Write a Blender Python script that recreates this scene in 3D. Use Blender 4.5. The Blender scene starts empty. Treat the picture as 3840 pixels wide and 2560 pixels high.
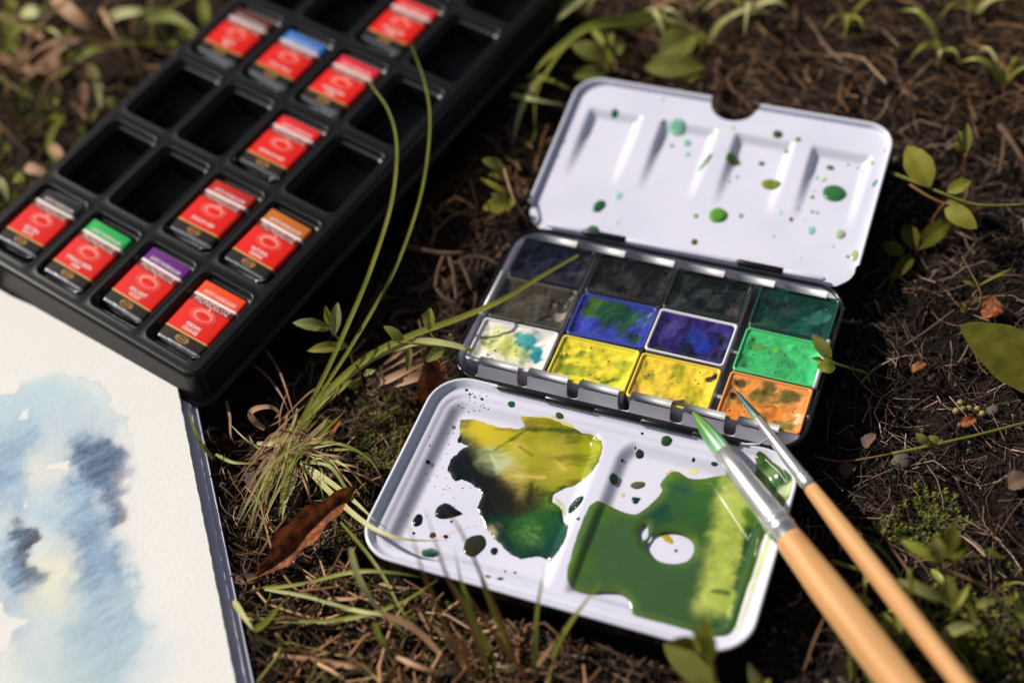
import bpy, bmesh, math, random
import numpy as np
from mathutils import Matrix, Vector, Quaternion
from math import radians, sin, cos, pi

# ------------------------------------------------------------------ scene, camera, light
SC = bpy.context.scene
COL = SC.collection
S = 0.01                       # everything below is written in centimetres
CAM_Z = 41.6

cam_d = bpy.data.cameras.new('camera'); cam = bpy.data.objects.new('camera', cam_d); COL.objects.link(cam)
CAM_ROT = Matrix(((0.9884, 0.1519, 0.0), (-0.1201, 0.7813, -0.6125), (-0.0931, 0.6054, 0.7905)))
cam.matrix_world = Matrix.Translation((0, 0, CAM_Z * S)) @ CAM_ROT.to_4x4()
cam_d.sensor_width = 36.0; cam_d.lens = 50.0
cam_d.clip_start = 0.01; cam_d.clip_end = 200
cam_d.dof.use_dof = True; cam_d.dof.focus_distance = 0.483; cam_d.dof.aperture_fstop = 3.7
cam_d.dof.aperture_blades = 9
SC.camera = cam

SUN_EL, SUN_AZ = radians(40), math.atan2(-0.85, 0.527)      # azimuth measured from +Y towards +X
world = bpy.data.worlds.new('World'); SC.world = world; world.use_nodes = True
wn = world.node_tree; bg = wn.nodes['Background']
sky = wn.nodes.new('ShaderNodeTexSky'); sky.sky_type = 'NISHITA'; sky.sun_disc = False
sky.sun_elevation = SUN_EL; sky.sun_rotation = SUN_AZ % (2 * pi)
hs = wn.nodes.new('ShaderNodeHueSaturation'); hs.inputs['Saturation'].default_value = 0.5      # the photograph's white balance: a hazy, nearly neutral sky
wn.links.new(sky.outputs[0], hs.inputs['Color']); wn.links.new(hs.outputs[0], bg.inputs[0]); bg.inputs[1].default_value = 0.056
sun_d = bpy.data.lights.new('sun', 'SUN'); sun_d.energy = 5.0; sun_d.angle = radians(0.5); sun_d.color = (1.0, 0.93, 0.84)
sun = bpy.data.objects.new('sun', sun_d); COL.objects.link(sun)
sdir = Vector((sin(SUN_AZ) * cos(SUN_EL), cos(SUN_AZ) * cos(SUN_EL), sin(SUN_EL)))
sun.rotation_euler = sdir.to_track_quat('Z', 'Y').to_euler(); sun.location = sdir * 3

SC.view_settings.view_transform = 'Standard'; SC.view_settings.look = 'None'
SC.view_settings.exposure = 0.0; SC.view_settings.gamma = 1.0; SC.view_settings.use_curve_mapping = False

RND = random.Random(11)
NR = np.random.default_rng(5)

# ------------------------------------------------------------------ numbers
def lin(c):
    c = np.asarray(c, float) / 255.0
    return np.where(c <= 0.04045, c / 12.92, ((c + 0.055) / 1.055) ** 2.4)
def L4(c): return tuple(float(v) for v in lin(c)) + (1.0,)

def _hash(ix, iy, seed):
    h = (ix.astype(np.int64) * 374761393 + iy.astype(np.int64) * 668265263 + seed * 974711) & 0xffffffff
    h = ((h ^ (h >> 13)) * 1274126177) & 0xffffffff
    return ((h ^ (h >> 16)) & 0xffff) / 65535.0
def vnoise(x, y, seed=0):
    x = np.asarray(x, float); y = np.asarray(y, float)
    ix = np.floor(x); iy = np.floor(y); fx = x - ix; fy = y - iy
    fx = fx * fx * (3 - 2 * fx); fy = fy * fy * (3 - 2 * fy)
    a = _hash(ix, iy, seed); b = _hash(ix + 1, iy, seed); c = _hash(ix, iy + 1, seed); d = _hash(ix + 1, iy + 1, seed)
    return (a * (1 - fx) + b * fx) * (1 - fy) + (c * (1 - fx) + d * fx) * fy
def fbm(x, y, seed=0, oct=4):
    r = 0; a = 0.5; t = 0
    for k in range(oct):
        r = r + a * vnoise(x * 2 ** k + 17.3 * k, y * 2 ** k - 9.1 * k, seed + k); t += a; a *= 0.55
    return r / t          # 0..1
def sstep(a, b, x):
    t = np.clip((x - a) / (b - a), 0, 1); return t * t * (3 - 2 * t)

# frames of the rigid things: columns = local axes in the world, then the origin (cm)
def frame(rot, org):
    m = Matrix(rot).to_4x4(); m.translation = Vector(org); return m
F_BASE = frame(((0.88952, 0.45665, 0.01472), (-0.45652, 0.88705, 0.06882), (0.01837, -0.06793, 0.99752)), (4.8661, 30.5524, 1.5894))
F_LID = frame(((0.88952, 0.45243, -0.06367), (-0.45652, 0.88573, -0.08405), (0.01837, 0.10383, 0.99443)), (6.6414, 34.0009, 1.3253))
F_FRONT = frame(((0.88952, 0.45689, -0.00084), (-0.45652, 0.88887, 0.03859), (0.01837, -0.03394, 0.99925)), (3.0908, 27.1039, 1.8535))
F_TRAY = frame(((0.74674, 0.66511, 0.00299), (-0.66434, 0.74607, -0.04504), (-0.03219, 0.03165, 0.99898)), (-19.8422, 38.4257, 3.0296))
_ba = Vector((0.176, -0.984, 0)).normalized()
F_BOOK = frame(((-_ba.y, -_ba.x, 0), (_ba.x, -_ba.y, 0), (0, 0, 1)), (-12.09, 31.4, 1.5))     # x right, y up along the right edge
def Sm(m):
    m = m.copy(); m.translation = m.translation * S; return m

FPX = 5333.3
def ray(px, py):
    """direction through a point measured on the photograph (2352 px wide scale)"""
    q = 3840.0 / 2352.0
    d = Vector(((px * q - 1920) / FPX, -(py * q - 1280) / FPX, -1.0))
    return CAM_ROT @ d
def at(px, py, z=0.0):
    d = ray(px, py); return d * ((z - CAM_Z) / d.z) + Vector((0, 0, CAM_Z))
def loc_on(F, px, py, z=0.0):
    Fi = F.inverted(); o = Fi @ Vector((0, 0, CAM_Z)); d = Fi.to_3x3() @ ray(px, py)
    return o + d * ((z - o.z) / d.z)

# ------------------------------------------------------------------ objects
def tag(o, label=None, cat=None, group=None, kind=None):
    if label: o['label'] = label
    if cat: o['category'] = cat
    if group: o['group'] = group
    if kind: o['kind'] = kind
    return o
def empty(name, F=None, label=None, cat=None, group=None):
    o = bpy.data.objects.new(name, None); COL.objects.link(o); o.empty_display_size = 0.01
    if F is not None: o.matrix_world = Sm(F) if isinstance(F, Matrix) else Matrix.Translation(Vector(F) * S)
    return tag(o, label, cat, group)
def mesh_data(name, verts, faces, mats, smooth=True, cols=None, midx=None):
    me = bpy.data.meshes.new(name)
    v = np.asarray(verts, float) * S
    me.from_pydata(v.tolist(), [], [list(map(int, f)) for f in faces] if not isinstance(faces, np.ndarray) else faces.tolist())
    for m in (mats if isinstance(mats, (list, tuple)) else [mats]): me.materials.append(m)
    if midx is not None: me.polygons.foreach_set('material_index', np.asarray(midx, np.int32))
    if smooth is True: me.polygons.foreach_set('use_smooth', np.ones(len(me.polygons), bool))
    elif smooth is not False: me.polygons.foreach_set('use_smooth', np.asarray(smooth, bool))
    if cols is not None:
        a = me.color_attributes.new('Col', 'FLOAT_COLOR', 'POINT')
        c = np.ones((len(v), 4), np.float32); c[:, :3] = np.asarray(cols)[:, :3]
        a.data.foreach_set('color', c.ravel())
    me.update(); return me
def place(name, me, parent=None, M=None):
    o = bpy.data.objects.new(name, me); COL.objects.link(o)
    if parent is not None: o.parent = parent
    if M is not None: o.matrix_local = Sm(M)
    return o
def obj(name, verts, faces, mats, parent=None, smooth=True, cols=None, midx=None, M=None):
    return place(name, mesh_data(name, verts, faces, mats, smooth, cols, midx), parent, M)

class MB:
    """gathers simple shapes into one mesh"""
    def __init__(s): s.v = []; s.f = []; s.c = []; s.n = 0
    def add(s, v, f, c=None):
        k = s.n; s.v.extend([tuple(p) for p in v]); s.n += len(v)
        s.f.extend([tuple(i + k for i in q) for q in f])
        if c is not None: s.c.extend([tuple(c)] * len(v) if np.ndim(c) == 1 else [tuple(q) for q in c])
    def build(s, name, mat, parent=None, smooth=True, M=None):
        return obj(name, s.v, s.f, mat, parent, smooth, s.c if s.c else None, None, M)

def loft(loops, cap0=False, cap1=False, closed=True):
    n = len(loops[0]); v = [tuple(p) for l in loops for p in l]; f = []
    for k in range(len(loops) - 1):
        for i in range(n if closed else n - 1):
            j = (i + 1) % n
            f.append((k * n + i, k * n + j, (k + 1) * n + j, (k + 1) * n + i))
    if cap0: f.append(tuple(range(n))[::-1])
    if cap1: f.append(tuple(range((len(loops) - 1) * n, len(loops) * n)))
    return v, f
def rr(w, d, r, z, cx=0, cy=0, k=8, x=None):
    """rounded rectangle, counter-clockwise seen from +z"""
    pts = []
    for (sx, sy, a0) in ((1, 1, 0), (-1, 1, 90), (-1, -1, 180), (1, -1, 270)):
        for q in range(k + 1):
            a = radians(a0 + 90 * q / k)
            pts.append((cx + sx * (w / 2 - r) + r * cos(a), cy + sy * (d / 2 - r) + r * sin(a), z))
    return pts
def catmull(pts, n=6):
    P = [Vector(p) for p in pts]; P = [2 * P[0] - P[1]] + P + [2 * P[-1] - P[-2]]; out = []
    for i in range(1, len(P) - 2):
        for q in range(n):
            t = q / n; a, b, c, d = P[i - 1:i + 3]
            out.append(0.5 * ((2 * b) + (c - a) * t + (2 * a - 5 * b + 4 * c - d) * t * t + (3 * b - a - 3 * c + d) * t ** 3))
    out.append(P[-2]); return out
def tube(pts, rad, n=6, cap=True):
    pts = [Vector(p) for p in pts]; m = len(pts); loops = []
    if not hasattr(rad, '__len__'): rad = [rad] * m
    t0 = (pts[1] - pts[0]).normalized(); u = t0.orthogonal().normalized()
    for i in range(m):
        t = (pts[min(i + 1, m - 1)] - pts[max(i - 1, 0)])
        t = t.normalized() if t.length > 1e-9 else t0
        u = (u - t * u.dot(t)); u = u.normalized() if u.length > 1e-9 else t.orthogonal().normalized()
        w = t.cross(u)
        loops.append([pts[i] + (u * cos(2 * pi * q / n) + w * sin(2 * pi * q / n)) * rad[i] for q in range(n)])
    return loft(loops, cap, cap)
def blade(pts, width, up=Vector((0, 0, 1)), fold=0.25, sub=5, twist=0.0, taper=1.0, cup=None):
    """grass blade: a folded ribbon, three points across, tapering to its tip, with real thickness left to the fold"""
    P = catmull(pts, sub) if sub > 1 else [Vector(p) for p in pts]; m = len(P); v = []
    for i, p in enumerate(P):
        t = (P[min(i + 1, m - 1)] - P[max(i - 1, 0)]).normalized()
        side = t.cross(up); side = side.normalized() if side.length > 1e-6 else t.orthogonal().normalized()
        nn = side.cross(t)
        if twist:
            q = Quaternion(t, twist * i / m); side = q @ side; nn = q @ nn
        s = i / (m - 1); w = width * 0.5 * min(1, 0.55 + 3 * s) * max(0.03, (1 - s ** 2.5 * taper))
        v += [p - side * w + nn * w * fold, p, p + side * w + nn * w * fold]
    f = []
    for i in range(m - 1):
        a = 3 * i; f += [(a, a + 1, a + 4, a + 3), (a + 1, a + 2, a + 5, a + 4)]
    return v, f
def leaf(base, tip, width, up=Vector((0, 0, 1)), fold=0.3, arch=0.12, nl=10, nw=6, shape=0.9, wav=0.0, roll=0.0, seed=0):
    """leaf blade from base to tip with a folded midrib, a little arch and a wavy rim"""
    base = Vector(base); tip = Vector(tip); ax = tip - base; ln = ax.length; t = ax / ln
    side = t.cross(up); side = side.normalized() if side.length > 1e-6 else t.orthogonal().normalized()
    nn = side.cross(t)
    if roll: q = Quaternion(t, roll); side = q @ side; nn = q @ nn
    v = []; f = []
    for i in range(nl + 1):
        s = i / nl; w = width * 0.5 * (sin(pi * s ** shape) ** 0.75) if 0 < s < 1 else 0.0
        w = max(w, width * 0.05 if i == 0 else 0.004)
        for j in range(nw + 1):
            u = j / nw * 2 - 1
            w2 = w * (1 + wav * 2.2 * sin(7 * s + seed * 3 + (2 if u > 0 else 0)) * .5 + wav * 1.5 * sin(23 * s + seed + u)) if 0 < i < nl else w
            h = abs(u) * w2 * fold + arch * ln * sin(pi * s) + wav * width * abs(u) * sin(9 * s + seed + 2 * u)
            v.append(base + t * ln * s + side * w2 * u + nn * h)
    for i in range(nl):
        for j in range(nw):
            a = i * (nw + 1) + j; f.append((a, a + 1, a + nw + 2, a + nw + 1))
    return v, f
def revolve(prof, n=24):
    """profile (x along axis, radius)"""
    return loft([[(x, r * cos(2 * pi * q / n), r * sin(2 * pi * q / n)) for q in range(n)] for x, r in prof], True, True)

# ------------------------------------------------------------------ materials
def mat(name, col=(128, 128, 128), rough=0.5, metal=0.0, spec=0.5, attr=False, noise=None, bump=None, coat=0.0, translucent=0.0, sss=0.0, aniso=None):
    m = bpy.data.materials.new(name); m.use_nodes = True; nt = m.node_tree; N = nt.nodes; Lk = nt.links
    p = N['Principled BSDF']; p.inputs['Roughness'].default_value = rough; p.inputs['Metallic'].default_value = metal
    p.inputs['Specular IOR Level'].default_value = spec; p.inputs['Coat Weight'].default_value = coat; p.inputs['Coat Roughness'].default_value = 0.05
    tc = N.new('ShaderNodeTexCoord')
    src = None
    if attr:
        a = N.new('ShaderNodeAttribute'); a.attribute_name = 'Col'; src = a.outputs['Color']
    if noise:                         # (scale, colour B, detail, low, high)
        nz = N.new('ShaderNodeTexNoise'); nz.inputs['Scale'].default_value = noise[0]; nz.inputs['Detail'].default_value = noise[2]
        Lk.new(tc.outputs['Object'], nz.inputs['Vector'])
        cr = N.new('ShaderNodeMapRange'); cr.inputs[1].default_value = noise[3]; cr.inputs[2].default_value = noise[4]
        Lk.new(nz.outputs['Fac'], cr.inputs[0])
        mx = N.new('ShaderNodeMix'); mx.data_type = 'RGBA'; Lk.new(cr.outputs[0], mx.inputs[0])
        if src is None: mx.inputs[6].default_value = L4(col); mx.inputs[7].default_value = L4(noise[1])
        else:
            mu = N.new('ShaderNodeMix'); mu.data_type = 'RGBA'; mu.blend_type = 'MULTIPLY'; mu.inputs[0].default_value = 1.0
            Lk.new(src, mu.inputs[6]); mu.inputs[7].default_value = L4(noise[1]); Lk.new(src, mx.inputs[6]); Lk.new(mu.outputs[2], mx.inputs[7])
        src = mx.outputs[2]
    if src is None: p.inputs['Base Color'].default_value = L4(col)
    else: Lk.new(src, p.inputs['Base Color'])
    if bump:                          # (scale, strength, distance cm, stretch)
        nb = N.new('ShaderNodeTexNoise'); nb.inputs['Scale'].default_value = bump[0]; nb.inputs['Detail'].default_value = 4
        if len(bump) > 3:
            mp = N.new('ShaderNodeMapping'); mp.inputs['Scale'].default_value = bump[3]; Lk.new(tc.outputs['Object'], mp.inputs[0]); Lk.new(mp.outputs[0], nb.inputs['Vector'])
        else: Lk.new(tc.outputs['Object'], nb.inputs['Vector'])
        bm = N.new('ShaderNodeBump'); bm.inputs['Strength'].default_value = bump[1]; bm.inputs['Distance'].default_value = bump[2] * S
        Lk.new(nb.outputs['Fac'], bm.inputs['Height']); Lk.new(bm.outputs[0], p.inputs['Normal'])
    if translucent:
        tr = N.new('ShaderNodeBsdfTranslucent'); ms = N.new('ShaderNodeMixShader'); ms.inputs[0].default_value = translucent
        if src is None: tr.inputs[0].default_value = L4(col)
        else: Lk.new(src, tr.inputs[0])
        Lk.new(p.outputs[0], ms.inputs[1]); Lk.new(tr.outputs[0], ms.inputs[2]); Lk.new(ms.outputs[0], N['Material Output'].inputs[0])
    return m

M = {}
M['soil'] = mat('soil', rough=0.95, spec=0.15, attr=True, noise=(90, (120, 110, 105), 8, 0.35, 0.65), bump=(260, 0.9, 0.12))
M['fibre'] = mat('fibre', rough=0.8, spec=0.25, attr=True)
M['crumb'] = mat('crumb', rough=0.95, spec=0.2, attr=True)
M['moss'] = mat('moss', rough=0.7, attr=True, translucent=0.3)
M['white'] = mat('white_enamel', (218, 218, 235), rough=0.16, spec=0.5, coat=0.3, noise=(35, (210, 210, 228), 3, 0.4, 0.7))
M['black_enamel'] = mat('black_enamel', (17, 17, 18), rough=0.25, spec=0.5)
M['black_plastic'] = mat('black_plastic', (11, 11, 12), rough=0.33, spec=0.32, noise=(400, (18, 17, 18), 3, 0.45, 0.75))
M['tin'] = mat('tinplate', (212, 212, 214), rough=0.5, metal=0.35, noise=(70, (170, 170, 173), 4, 0.35, 0.7), bump=(900, 0.08, 0.01, (0.05, 1, 1)))
M['strip'] = mat('brushed_tinplate', (206, 205, 212), rough=0.4, metal=0.2, noise=(70, (186, 185, 194), 4, 0.35, 0.7), bump=(900, 0.08, 0.01, (0.05, 1, 1)))
M['chrome'] = mat('nickel', (228, 227, 226), rough=0.3, metal=0.85, noise=(150, (196, 194, 192), 3, 0.3, 0.7), bump=(700, 0.06, 0.01, (0.05, 1, 1)))
M['foil'] = mat('foil', (214, 216, 222), rough=0.22, metal=1.0, bump=(300, 0.6, 0.03))
M['wet'] = mat('wet_paint', rough=0.06, attr=True, spec=0.5, coat=0.6)
M['damp'] = mat('damp_paint', rough=0.14, attr=True, spec=0.5, coat=0.4, bump=(160, 0.18, 0.03))
M['cake'] = mat('paint_cake', rough=0.1, attr=True, spec=0.5, coat=0.6, bump=(150, 0.4, 0.045))
M['paper'] = mat('rough_paper', rough=0.95, spec=0.1, attr=True, bump=(700, 0.42, 0.03))
M['paper_edge'] = mat('paper_edge', (226, 220, 208), rough=0.95, spec=0.1, noise=(300, (190, 180, 165), 6, 0.45, 0.7), bump=(900, 0.6, 0.03))
M['board'] = mat('lavender_board', (224, 221, 238), rough=0.8, spec=0.2, noise=(40, (212, 208, 228), 4, 0.4, 0.7))
M['block'] = mat('page_block', (216, 212, 230), rough=0.9, spec=0.15, bump=(60, 0.9, 0.05, (0.2, 0.2, 60)))
M['wood'] = mat('varnished_wood', (224, 176, 118), rough=0.55, spec=0.3, coat=0.0, noise=(34, (178, 122, 72), 7, 0.35, 0.75), bump=(200, .12, .02, (.2, 4, 4)))
# stretch the wood grain along the handle
_nt = M['wood'].node_tree; _nz = [n for n in _nt.nodes if n.type == 'TEX_NOISE'][0]; _mp = _nt.nodes.new('ShaderNodeMapping')
_mp.inputs['Scale'].default_value = (0.25, 6, 6); _nt.links.new([n for n in _nt.nodes if n.type == 'TEX_COORD'][0].outputs['Object'], _mp.inputs[0]); _nt.links.new(_mp.outputs[0], _nz.inputs['Vector'])
M['hair'] = mat('brush_hair', rough=0.35, attr=True, bump=(900, 0.5, 0.03, (0.04, 1, 1)))
M['green'] = mat('fresh_leaf', (142, 142, 70), rough=0.6, spec=0.2, translucent=0.4, noise=(160, (114, 118, 52), 5, 0.35, 0.7), bump=(350, 0.25, 0.03))
M['sage'] = mat('sage_leaf', (154, 154, 98), rough=0.6, spec=0.2, translucent=0.3, noise=(160, (132, 134, 78), 5, 0.35, 0.7), bump=(350, 0.25, 0.03))
M['dark_leaf'] = mat('dark_leaf', (100, 98, 36), rough=0.85, spec=0.05, translucent=0.3, noise=(160, (70, 70, 26), 5, 0.35, 0.7))
M['lime'] = mat('lime_leaf', (162, 158, 66), rough=0.6, spec=0.2, translucent=0.45, noise=(200, (140, 140, 48), 5, 0.35, 0.7))
M['grass'] = mat('grass_blade', (166, 166, 70), rough=0.45, spec=0.4, translucent=0.35, noise=(60, (128, 136, 50), 4, 0.3, 0.7))
M['grass_pale'] = mat('pale_grass_blade', (212, 208, 148), rough=0.5, spec=0.35, translucent=0.35, noise=(50, (184, 182, 112), 4, 0.3, 0.7))
M['straw'] = mat('straw', (200, 160, 122), rough=0.6, spec=0.3, translucent=0.2, noise=(60, (140, 98, 70), 5, 0.3, 0.7))
M['rust'] = mat('rust_stalk', (150, 98, 58), rough=0.6, spec=0.3, translucent=0.2, noise=(50, (108, 100, 40), 4, 0.35, 0.65))
M['dry_leaf'] = mat('dry_leaf', (164, 92, 48), rough=0.6, spec=0.2, translucent=0.15, noise=(320, (66, 34, 22), 8, 0.36, 0.66), bump=(420, 1.0, 0.09))
M['pale_leaf'] = mat('pale_dry_leaf', (104, 84, 70), rough=0.75, spec=0.2, noise=(110, (78, 58, 48), 6, 0.35, 0.68), bump=(240, 0.7, 0.05))
M['seed'] = mat('seed', (150, 138, 84), rough=0.6, noise=(250, (140, 116, 60), 4, 0.4, 0.7))
M['twig'] = mat('twig_bark', (104, 80, 64), rough=0.85, spec=0.2, noise=(120, (70, 52, 42), 6, .35, .65), bump=(300, .7, .05))  # darkened so that the forked twig carries the tray's shadow in its colour
M['stone'] = mat('stone', (96, 88, 82), rough=0.9, noise=(150, (60, 54, 50), 6, 0.35, 0.65), bump=(200, 0.8, 0.08))
def flat(name, c, rough=0.35, **k): return mat(name, c, rough=rough, **k)
M['p_red'] = flat('sleeve_red', (222, 26, 12), 0.28, coat=0.2)
M['p_maroon'] = flat('sleeve_maroon', (118, 28, 26), 0.28)
M['p_white'] = flat('print_white', (235, 226, 222), 0.35)
M['p_pink'] = flat('print_pink', (248, 150, 138), 0.3)
M['p_gold'] = flat('print_gold', (206, 152, 82), 0.35)
M['p_black'] = flat('sleeve_black', (44, 34, 27), 0.25)
M['p_cream'] = flat('print_cream', (240, 206, 196), 0.35)

# ------------------------------------------------------------------ ground
TIN_POLYS = []
def foot(F, x0, x1, y0, y1):
    return [((F @ Vector((x, y, 0))).x, (F @ Vector((x, y, 0))).y) for x, y in ((x0, y0), (x1, y0), (x1, y1), (x0, y1))]
FOOT = [foot(F_BASE, -6.4, 6.4, -3.9, 3.9), foot(F_LID, -6.4, 6.4, 0, 7.8), foot(F_FRONT, -6.45, 6.45, -7.6, 0),
        foot(F_TRAY, -0.3, 12.3, -0.5, 24.2), foot(F_BOOK, -20, 0.45, -30, 7.2)]
def inside(poly, x, y, pad=0.0):
    """true for points inside a convex quad (given anticlockwise), grown by pad"""
    r = np.ones(np.shape(x), bool)
    for i in range(4):
        (ax, ay), (bx, by) = poly[i], poly[(i + 1) % 4]; l = math.hypot(bx - ax, by - ay)
        r &= ((bx - ax) * (y - ay) - (by - ay) * (x - ax)) / l > -pad
    return r
def blocked(x, y, pad=0.0):
    r = np.zeros(np.shape(x), bool)
    for p in FOOT: r |= inside(p, x, y, pad)
    return r
LIMIT = [(FOOT[0], -0.25), (FOOT[1], 0.45), (FOOT[2], 0.45), (FOOT[3], 1.3), (FOOT[4], .9)]
def ground_z(x, y):
    x = np.asarray(x, float); y = np.asarray(y, float)
    z = 0.55 * sstep(28, 22, y) + 0.9 * sstep(33, 42, y) + 0.9 * sstep(42, 60, y) - 0.25 * sstep(6, 14, x) * sstep(36, 26, y) - 0.5 * sstep(9, 3, abs(x + 2.0 - (y - 36) * .55)) * sstep(26, 33, y)
    z = z + 1.1 * (fbm(x * 0.16, y * 0.16, 3, 3) - 0.5) + 0.8 * (fbm(x * 0.7, y * 0.7, 9, 4) - 0.5) + 0.35 * (fbm(x * 2.6, y * 2.6, 21, 3) - 0.5)
    lx = (x + 12.09) * .9844 + (y - 31.4) * .1761; ly = -(x + 12.09) * .1761 + (y - 31.4) * .9844        # the soil rises to carry the sketchbook
    k = sstep(1.6, .35, lx) * sstep(9.5, 7.5, ly); z = z * (1 - k) + .92 * k
    for p, lim in LIMIT:
        cov = inside(p, x, y, 0.3)
        z = np.where(cov, np.minimum(z, lim), z)
    return z
def gz(x, y): return float(ground_z(x, y))
def gat(px, py, dz=0.0):
    """where the line of sight through a photograph point comes within dz of the ground"""
    p = at(px, py, 0.3)
    for _ in range(6): p = at(px, py, gz(p.x, p.y) + dz)
    return p

def build_ground():
    a = np.concatenate([[-300, -160, -90, -60, -45], np.arange(-36, 36.1, 0.3), [45, 60, 90, 160, 300]])
    b = np.concatenate([[-120, -60, -20, 0, 8], np.arange(12, 72.1, 0.3), [80, 95, 120, 170, 300, 500]])
    X, Y = np.meshgrid(a, b); Z = ground_z(X, Y); nx, ny = len(a), len(b)
    v = np.stack([X, Y, Z], -1).reshape(-1, 3)
    i = np.arange(nx * ny).reshape(ny, nx)
    f = np.stack([i[:-1, :-1], i[:-1, 1:], i[1:, 1:], i[1:, :-1]], -1).reshape(-1, 4)
    n = fbm(v[:, 0] * 0.35, v[:, 1] * 0.35, 40, 4)[:, None]; n2 = fbm(v[:, 0] * 2.2, v[:, 1] * 2.2, 50, 3)[:, None]
    c = lin((24, 21, 21)) * (1 - n) + lin((58, 45, 38)) * n
    c = c * (0.3 + 0.55 * n2)
    far = sstep(38, 55, v[:, 1])[:, None] * 0.6
    c = c * (1 - far) + (lin((70, 52, 40)) * (0.5 + n2)) * far
    o = obj('ground', v, f, M['soil'], cols=c); tag(o, 'dark crumbly garden soil under everything', 'ground', kind='structure')
build_ground()

# ------------------------------------------------------------------ paint: puddles and drops
def sdf_poly(x, y, poly):
    """signed distance to a polygon, positive inside"""
    P = np.asarray(poly, float); Q = np.roll(P, -1, 0); d = np.full(x.shape, 1e9); ins = np.zeros(x.shape, bool)
    for (ax, ay), (bx, by) in zip(P, Q):
        ex, ey = bx - ax, by - ay; wx, wy = x - ax, y - ay
        t = np.clip((wx * ex + wy * ey) / (ex * ex + ey * ey + 1e-12), 0, 1)
        d = np.minimum(d, (wx - t * ex) ** 2 + (wy - t * ey) ** 2)
        c = ((ay > y) != (by > y)) & (x < (bx - ax) * (y - ay) / (by - ay + 1e-12) + ax); ins ^= c
    d = np.sqrt(d); return np.where(ins, d, -d)
def blend(x, y, blobs, warp=0.25, seed=0, power=2.0, wscale=1.2):
    """colour field from pigment blobs (x, y, radius, rgb)"""
    wx = x + warp * 2 * (fbm(x * wscale, y * wscale, seed, 4) - 0.5) * 2; wy = y + warp * 2 * (fbm(x * wscale + 40, y * wscale, seed + 5, 4) - 0.5) * 2
    num = 0; den = 0
    for bx, by, r, c in blobs:
        w = np.exp(-(((wx - bx) ** 2 + (wy - by) ** 2) / (r * r)) * power) + 1e-5 / (0.05 + (wx - bx) ** 2 + (wy - by) ** 2)
        num = num + w[..., None] * lin(c); den = den + w[..., None]
    return num / den
def puddle(name, poly, holes, colour, floor, parent, thick=0.03, dome=0.06, edge=0.05, cell=0.045, mat_='wet', seed=0, nscale=4.0, level=None):
    P = np.asarray(poly); x0, y0 = P.min(0) - 0.15; x1, y1 = P.max(0) + 0.15
    xs = np.arange(x0, x1, cell); ys = np.arange(y0, y1, cell); X, Y = np.meshgrid(xs, ys)
    def field(x, y):
        d = sdf_poly(x, y, poly) + edge * 2 * (fbm(x * nscale, y * nscale, seed, 4) - 0.5)
        for h in holes: d = np.minimum(d, -sdf_poly(x, y, h) + edge * (fbm(x * nscale, y * nscale, seed + 3, 3) - 0.5))
        return d
    D = field(X, Y); e = 0.01
    GX = (field(X + e, Y) - field(X - e, Y)) / (2 * e); GY = (field(X, Y + e) - field(X, Y - e)) / (2 * e)
    g2 = GX ** 2 + GY ** 2 + 1e-6
    k = np.clip(np.where(D < 0, -D, 0) / g2, -3, 3); k = np.minimum(k, cell * 1.5 / np.sqrt(g2))
    X2 = X + GX * k; Y2 = Y + GY * k
    n = X.size; idx = np.arange(n).reshape(X.shape)
    keep = (D[:-1, :-1] > 0).astype(int) + (D[:-1, 1:] > 0) + (D[1:, 1:] > 0) + (D[1:, :-1] > 0) >= 2
    F = np.stack([idx[:-1, :-1], idx[:-1, 1:], idx[1:, 1:], idx[1:, :-1]], -1)[keep]
    used = np.unique(F); remap = -np.ones(n, int); remap[used] = np.arange(len(used))
    xx = X2.ravel()[used]; yy = Y2.ravel()[used]; dd = np.maximum(D.ravel()[used], 0)
    prof = 1 - (1 - np.clip(dd / dome, 0, 1)) ** 2
    base = floor(xx, yy)
    if level is not None: base = np.maximum(base, level)
    zz = base + 0.004 + thick * prof
    me = mesh_data(name, np.stack([xx, yy, zz], -1), remap[F], M[mat_], True, colour(xx, yy, dd))
    return place(name, me, parent)
def drop(x, y, rx, ry, col, floor, parent, dome=0.35, tilt=0.0, name='paint_drop', seed=0, mat_='wet', pinch=0.0, rag=0.05):
    """one drop of paint: a low dome whose outline wobbles a little"""
    n = 18; v = []; f = []; r_ = random.Random(seed * 7 + 3); ph = [r_.uniform(0, 6.3) for _ in range(3)]
    h = dome * min(rx, ry)
    rings = [(1.0, 0.0), (0.93, 0.45), (0.75, 0.75), (0.45, 0.94)]
    for s, hh in rings:
        for q in range(n):
            a = 2 * pi * q / n; w = 1 + rag * (sin(2 * a + ph[0]) * 0.5 + sin(3 * a + ph[1]) * 0.35 + sin(5 * a + ph[2]) * 0.3)
            lx = rx * s * w * cos(a); ly = ry * s * w * sin(a)
            if pinch and lx > 0: ly *= (1 - 0.75 * (lx / rx) * 1.0); lx *= 1 + pinch
            X = x + lx * cos(tilt) - ly * sin(tilt); Y = y + lx * sin(tilt) + ly * cos(tilt)
            v.append((X, Y, float(floor(X, Y)) + 0.006 + h * hh))
    v.append((x, y, float(floor(x, y)) + 0.006 + h))
    for k in range(len(rings) - 1):
        for q in range(n):
            j = (q + 1) % n; f.append((k * n + q, k * n + j, (k + 1) * n + j, (k + 1) * n + q))
    k = (len(rings) - 1) * n
    for q in range(n): f.append((k + q, k + (q + 1) % n, len(v) - 1))
    c0 = lin(col); ed = np.array([1.25 if i < n else (1.1 if i < 2 * n else 0.95) for i in range(len(v))])[:, None]
    return obj(name, v, f, M[mat_], parent, True, np.clip(c0[None] * ed, 0, 0.9))

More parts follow.
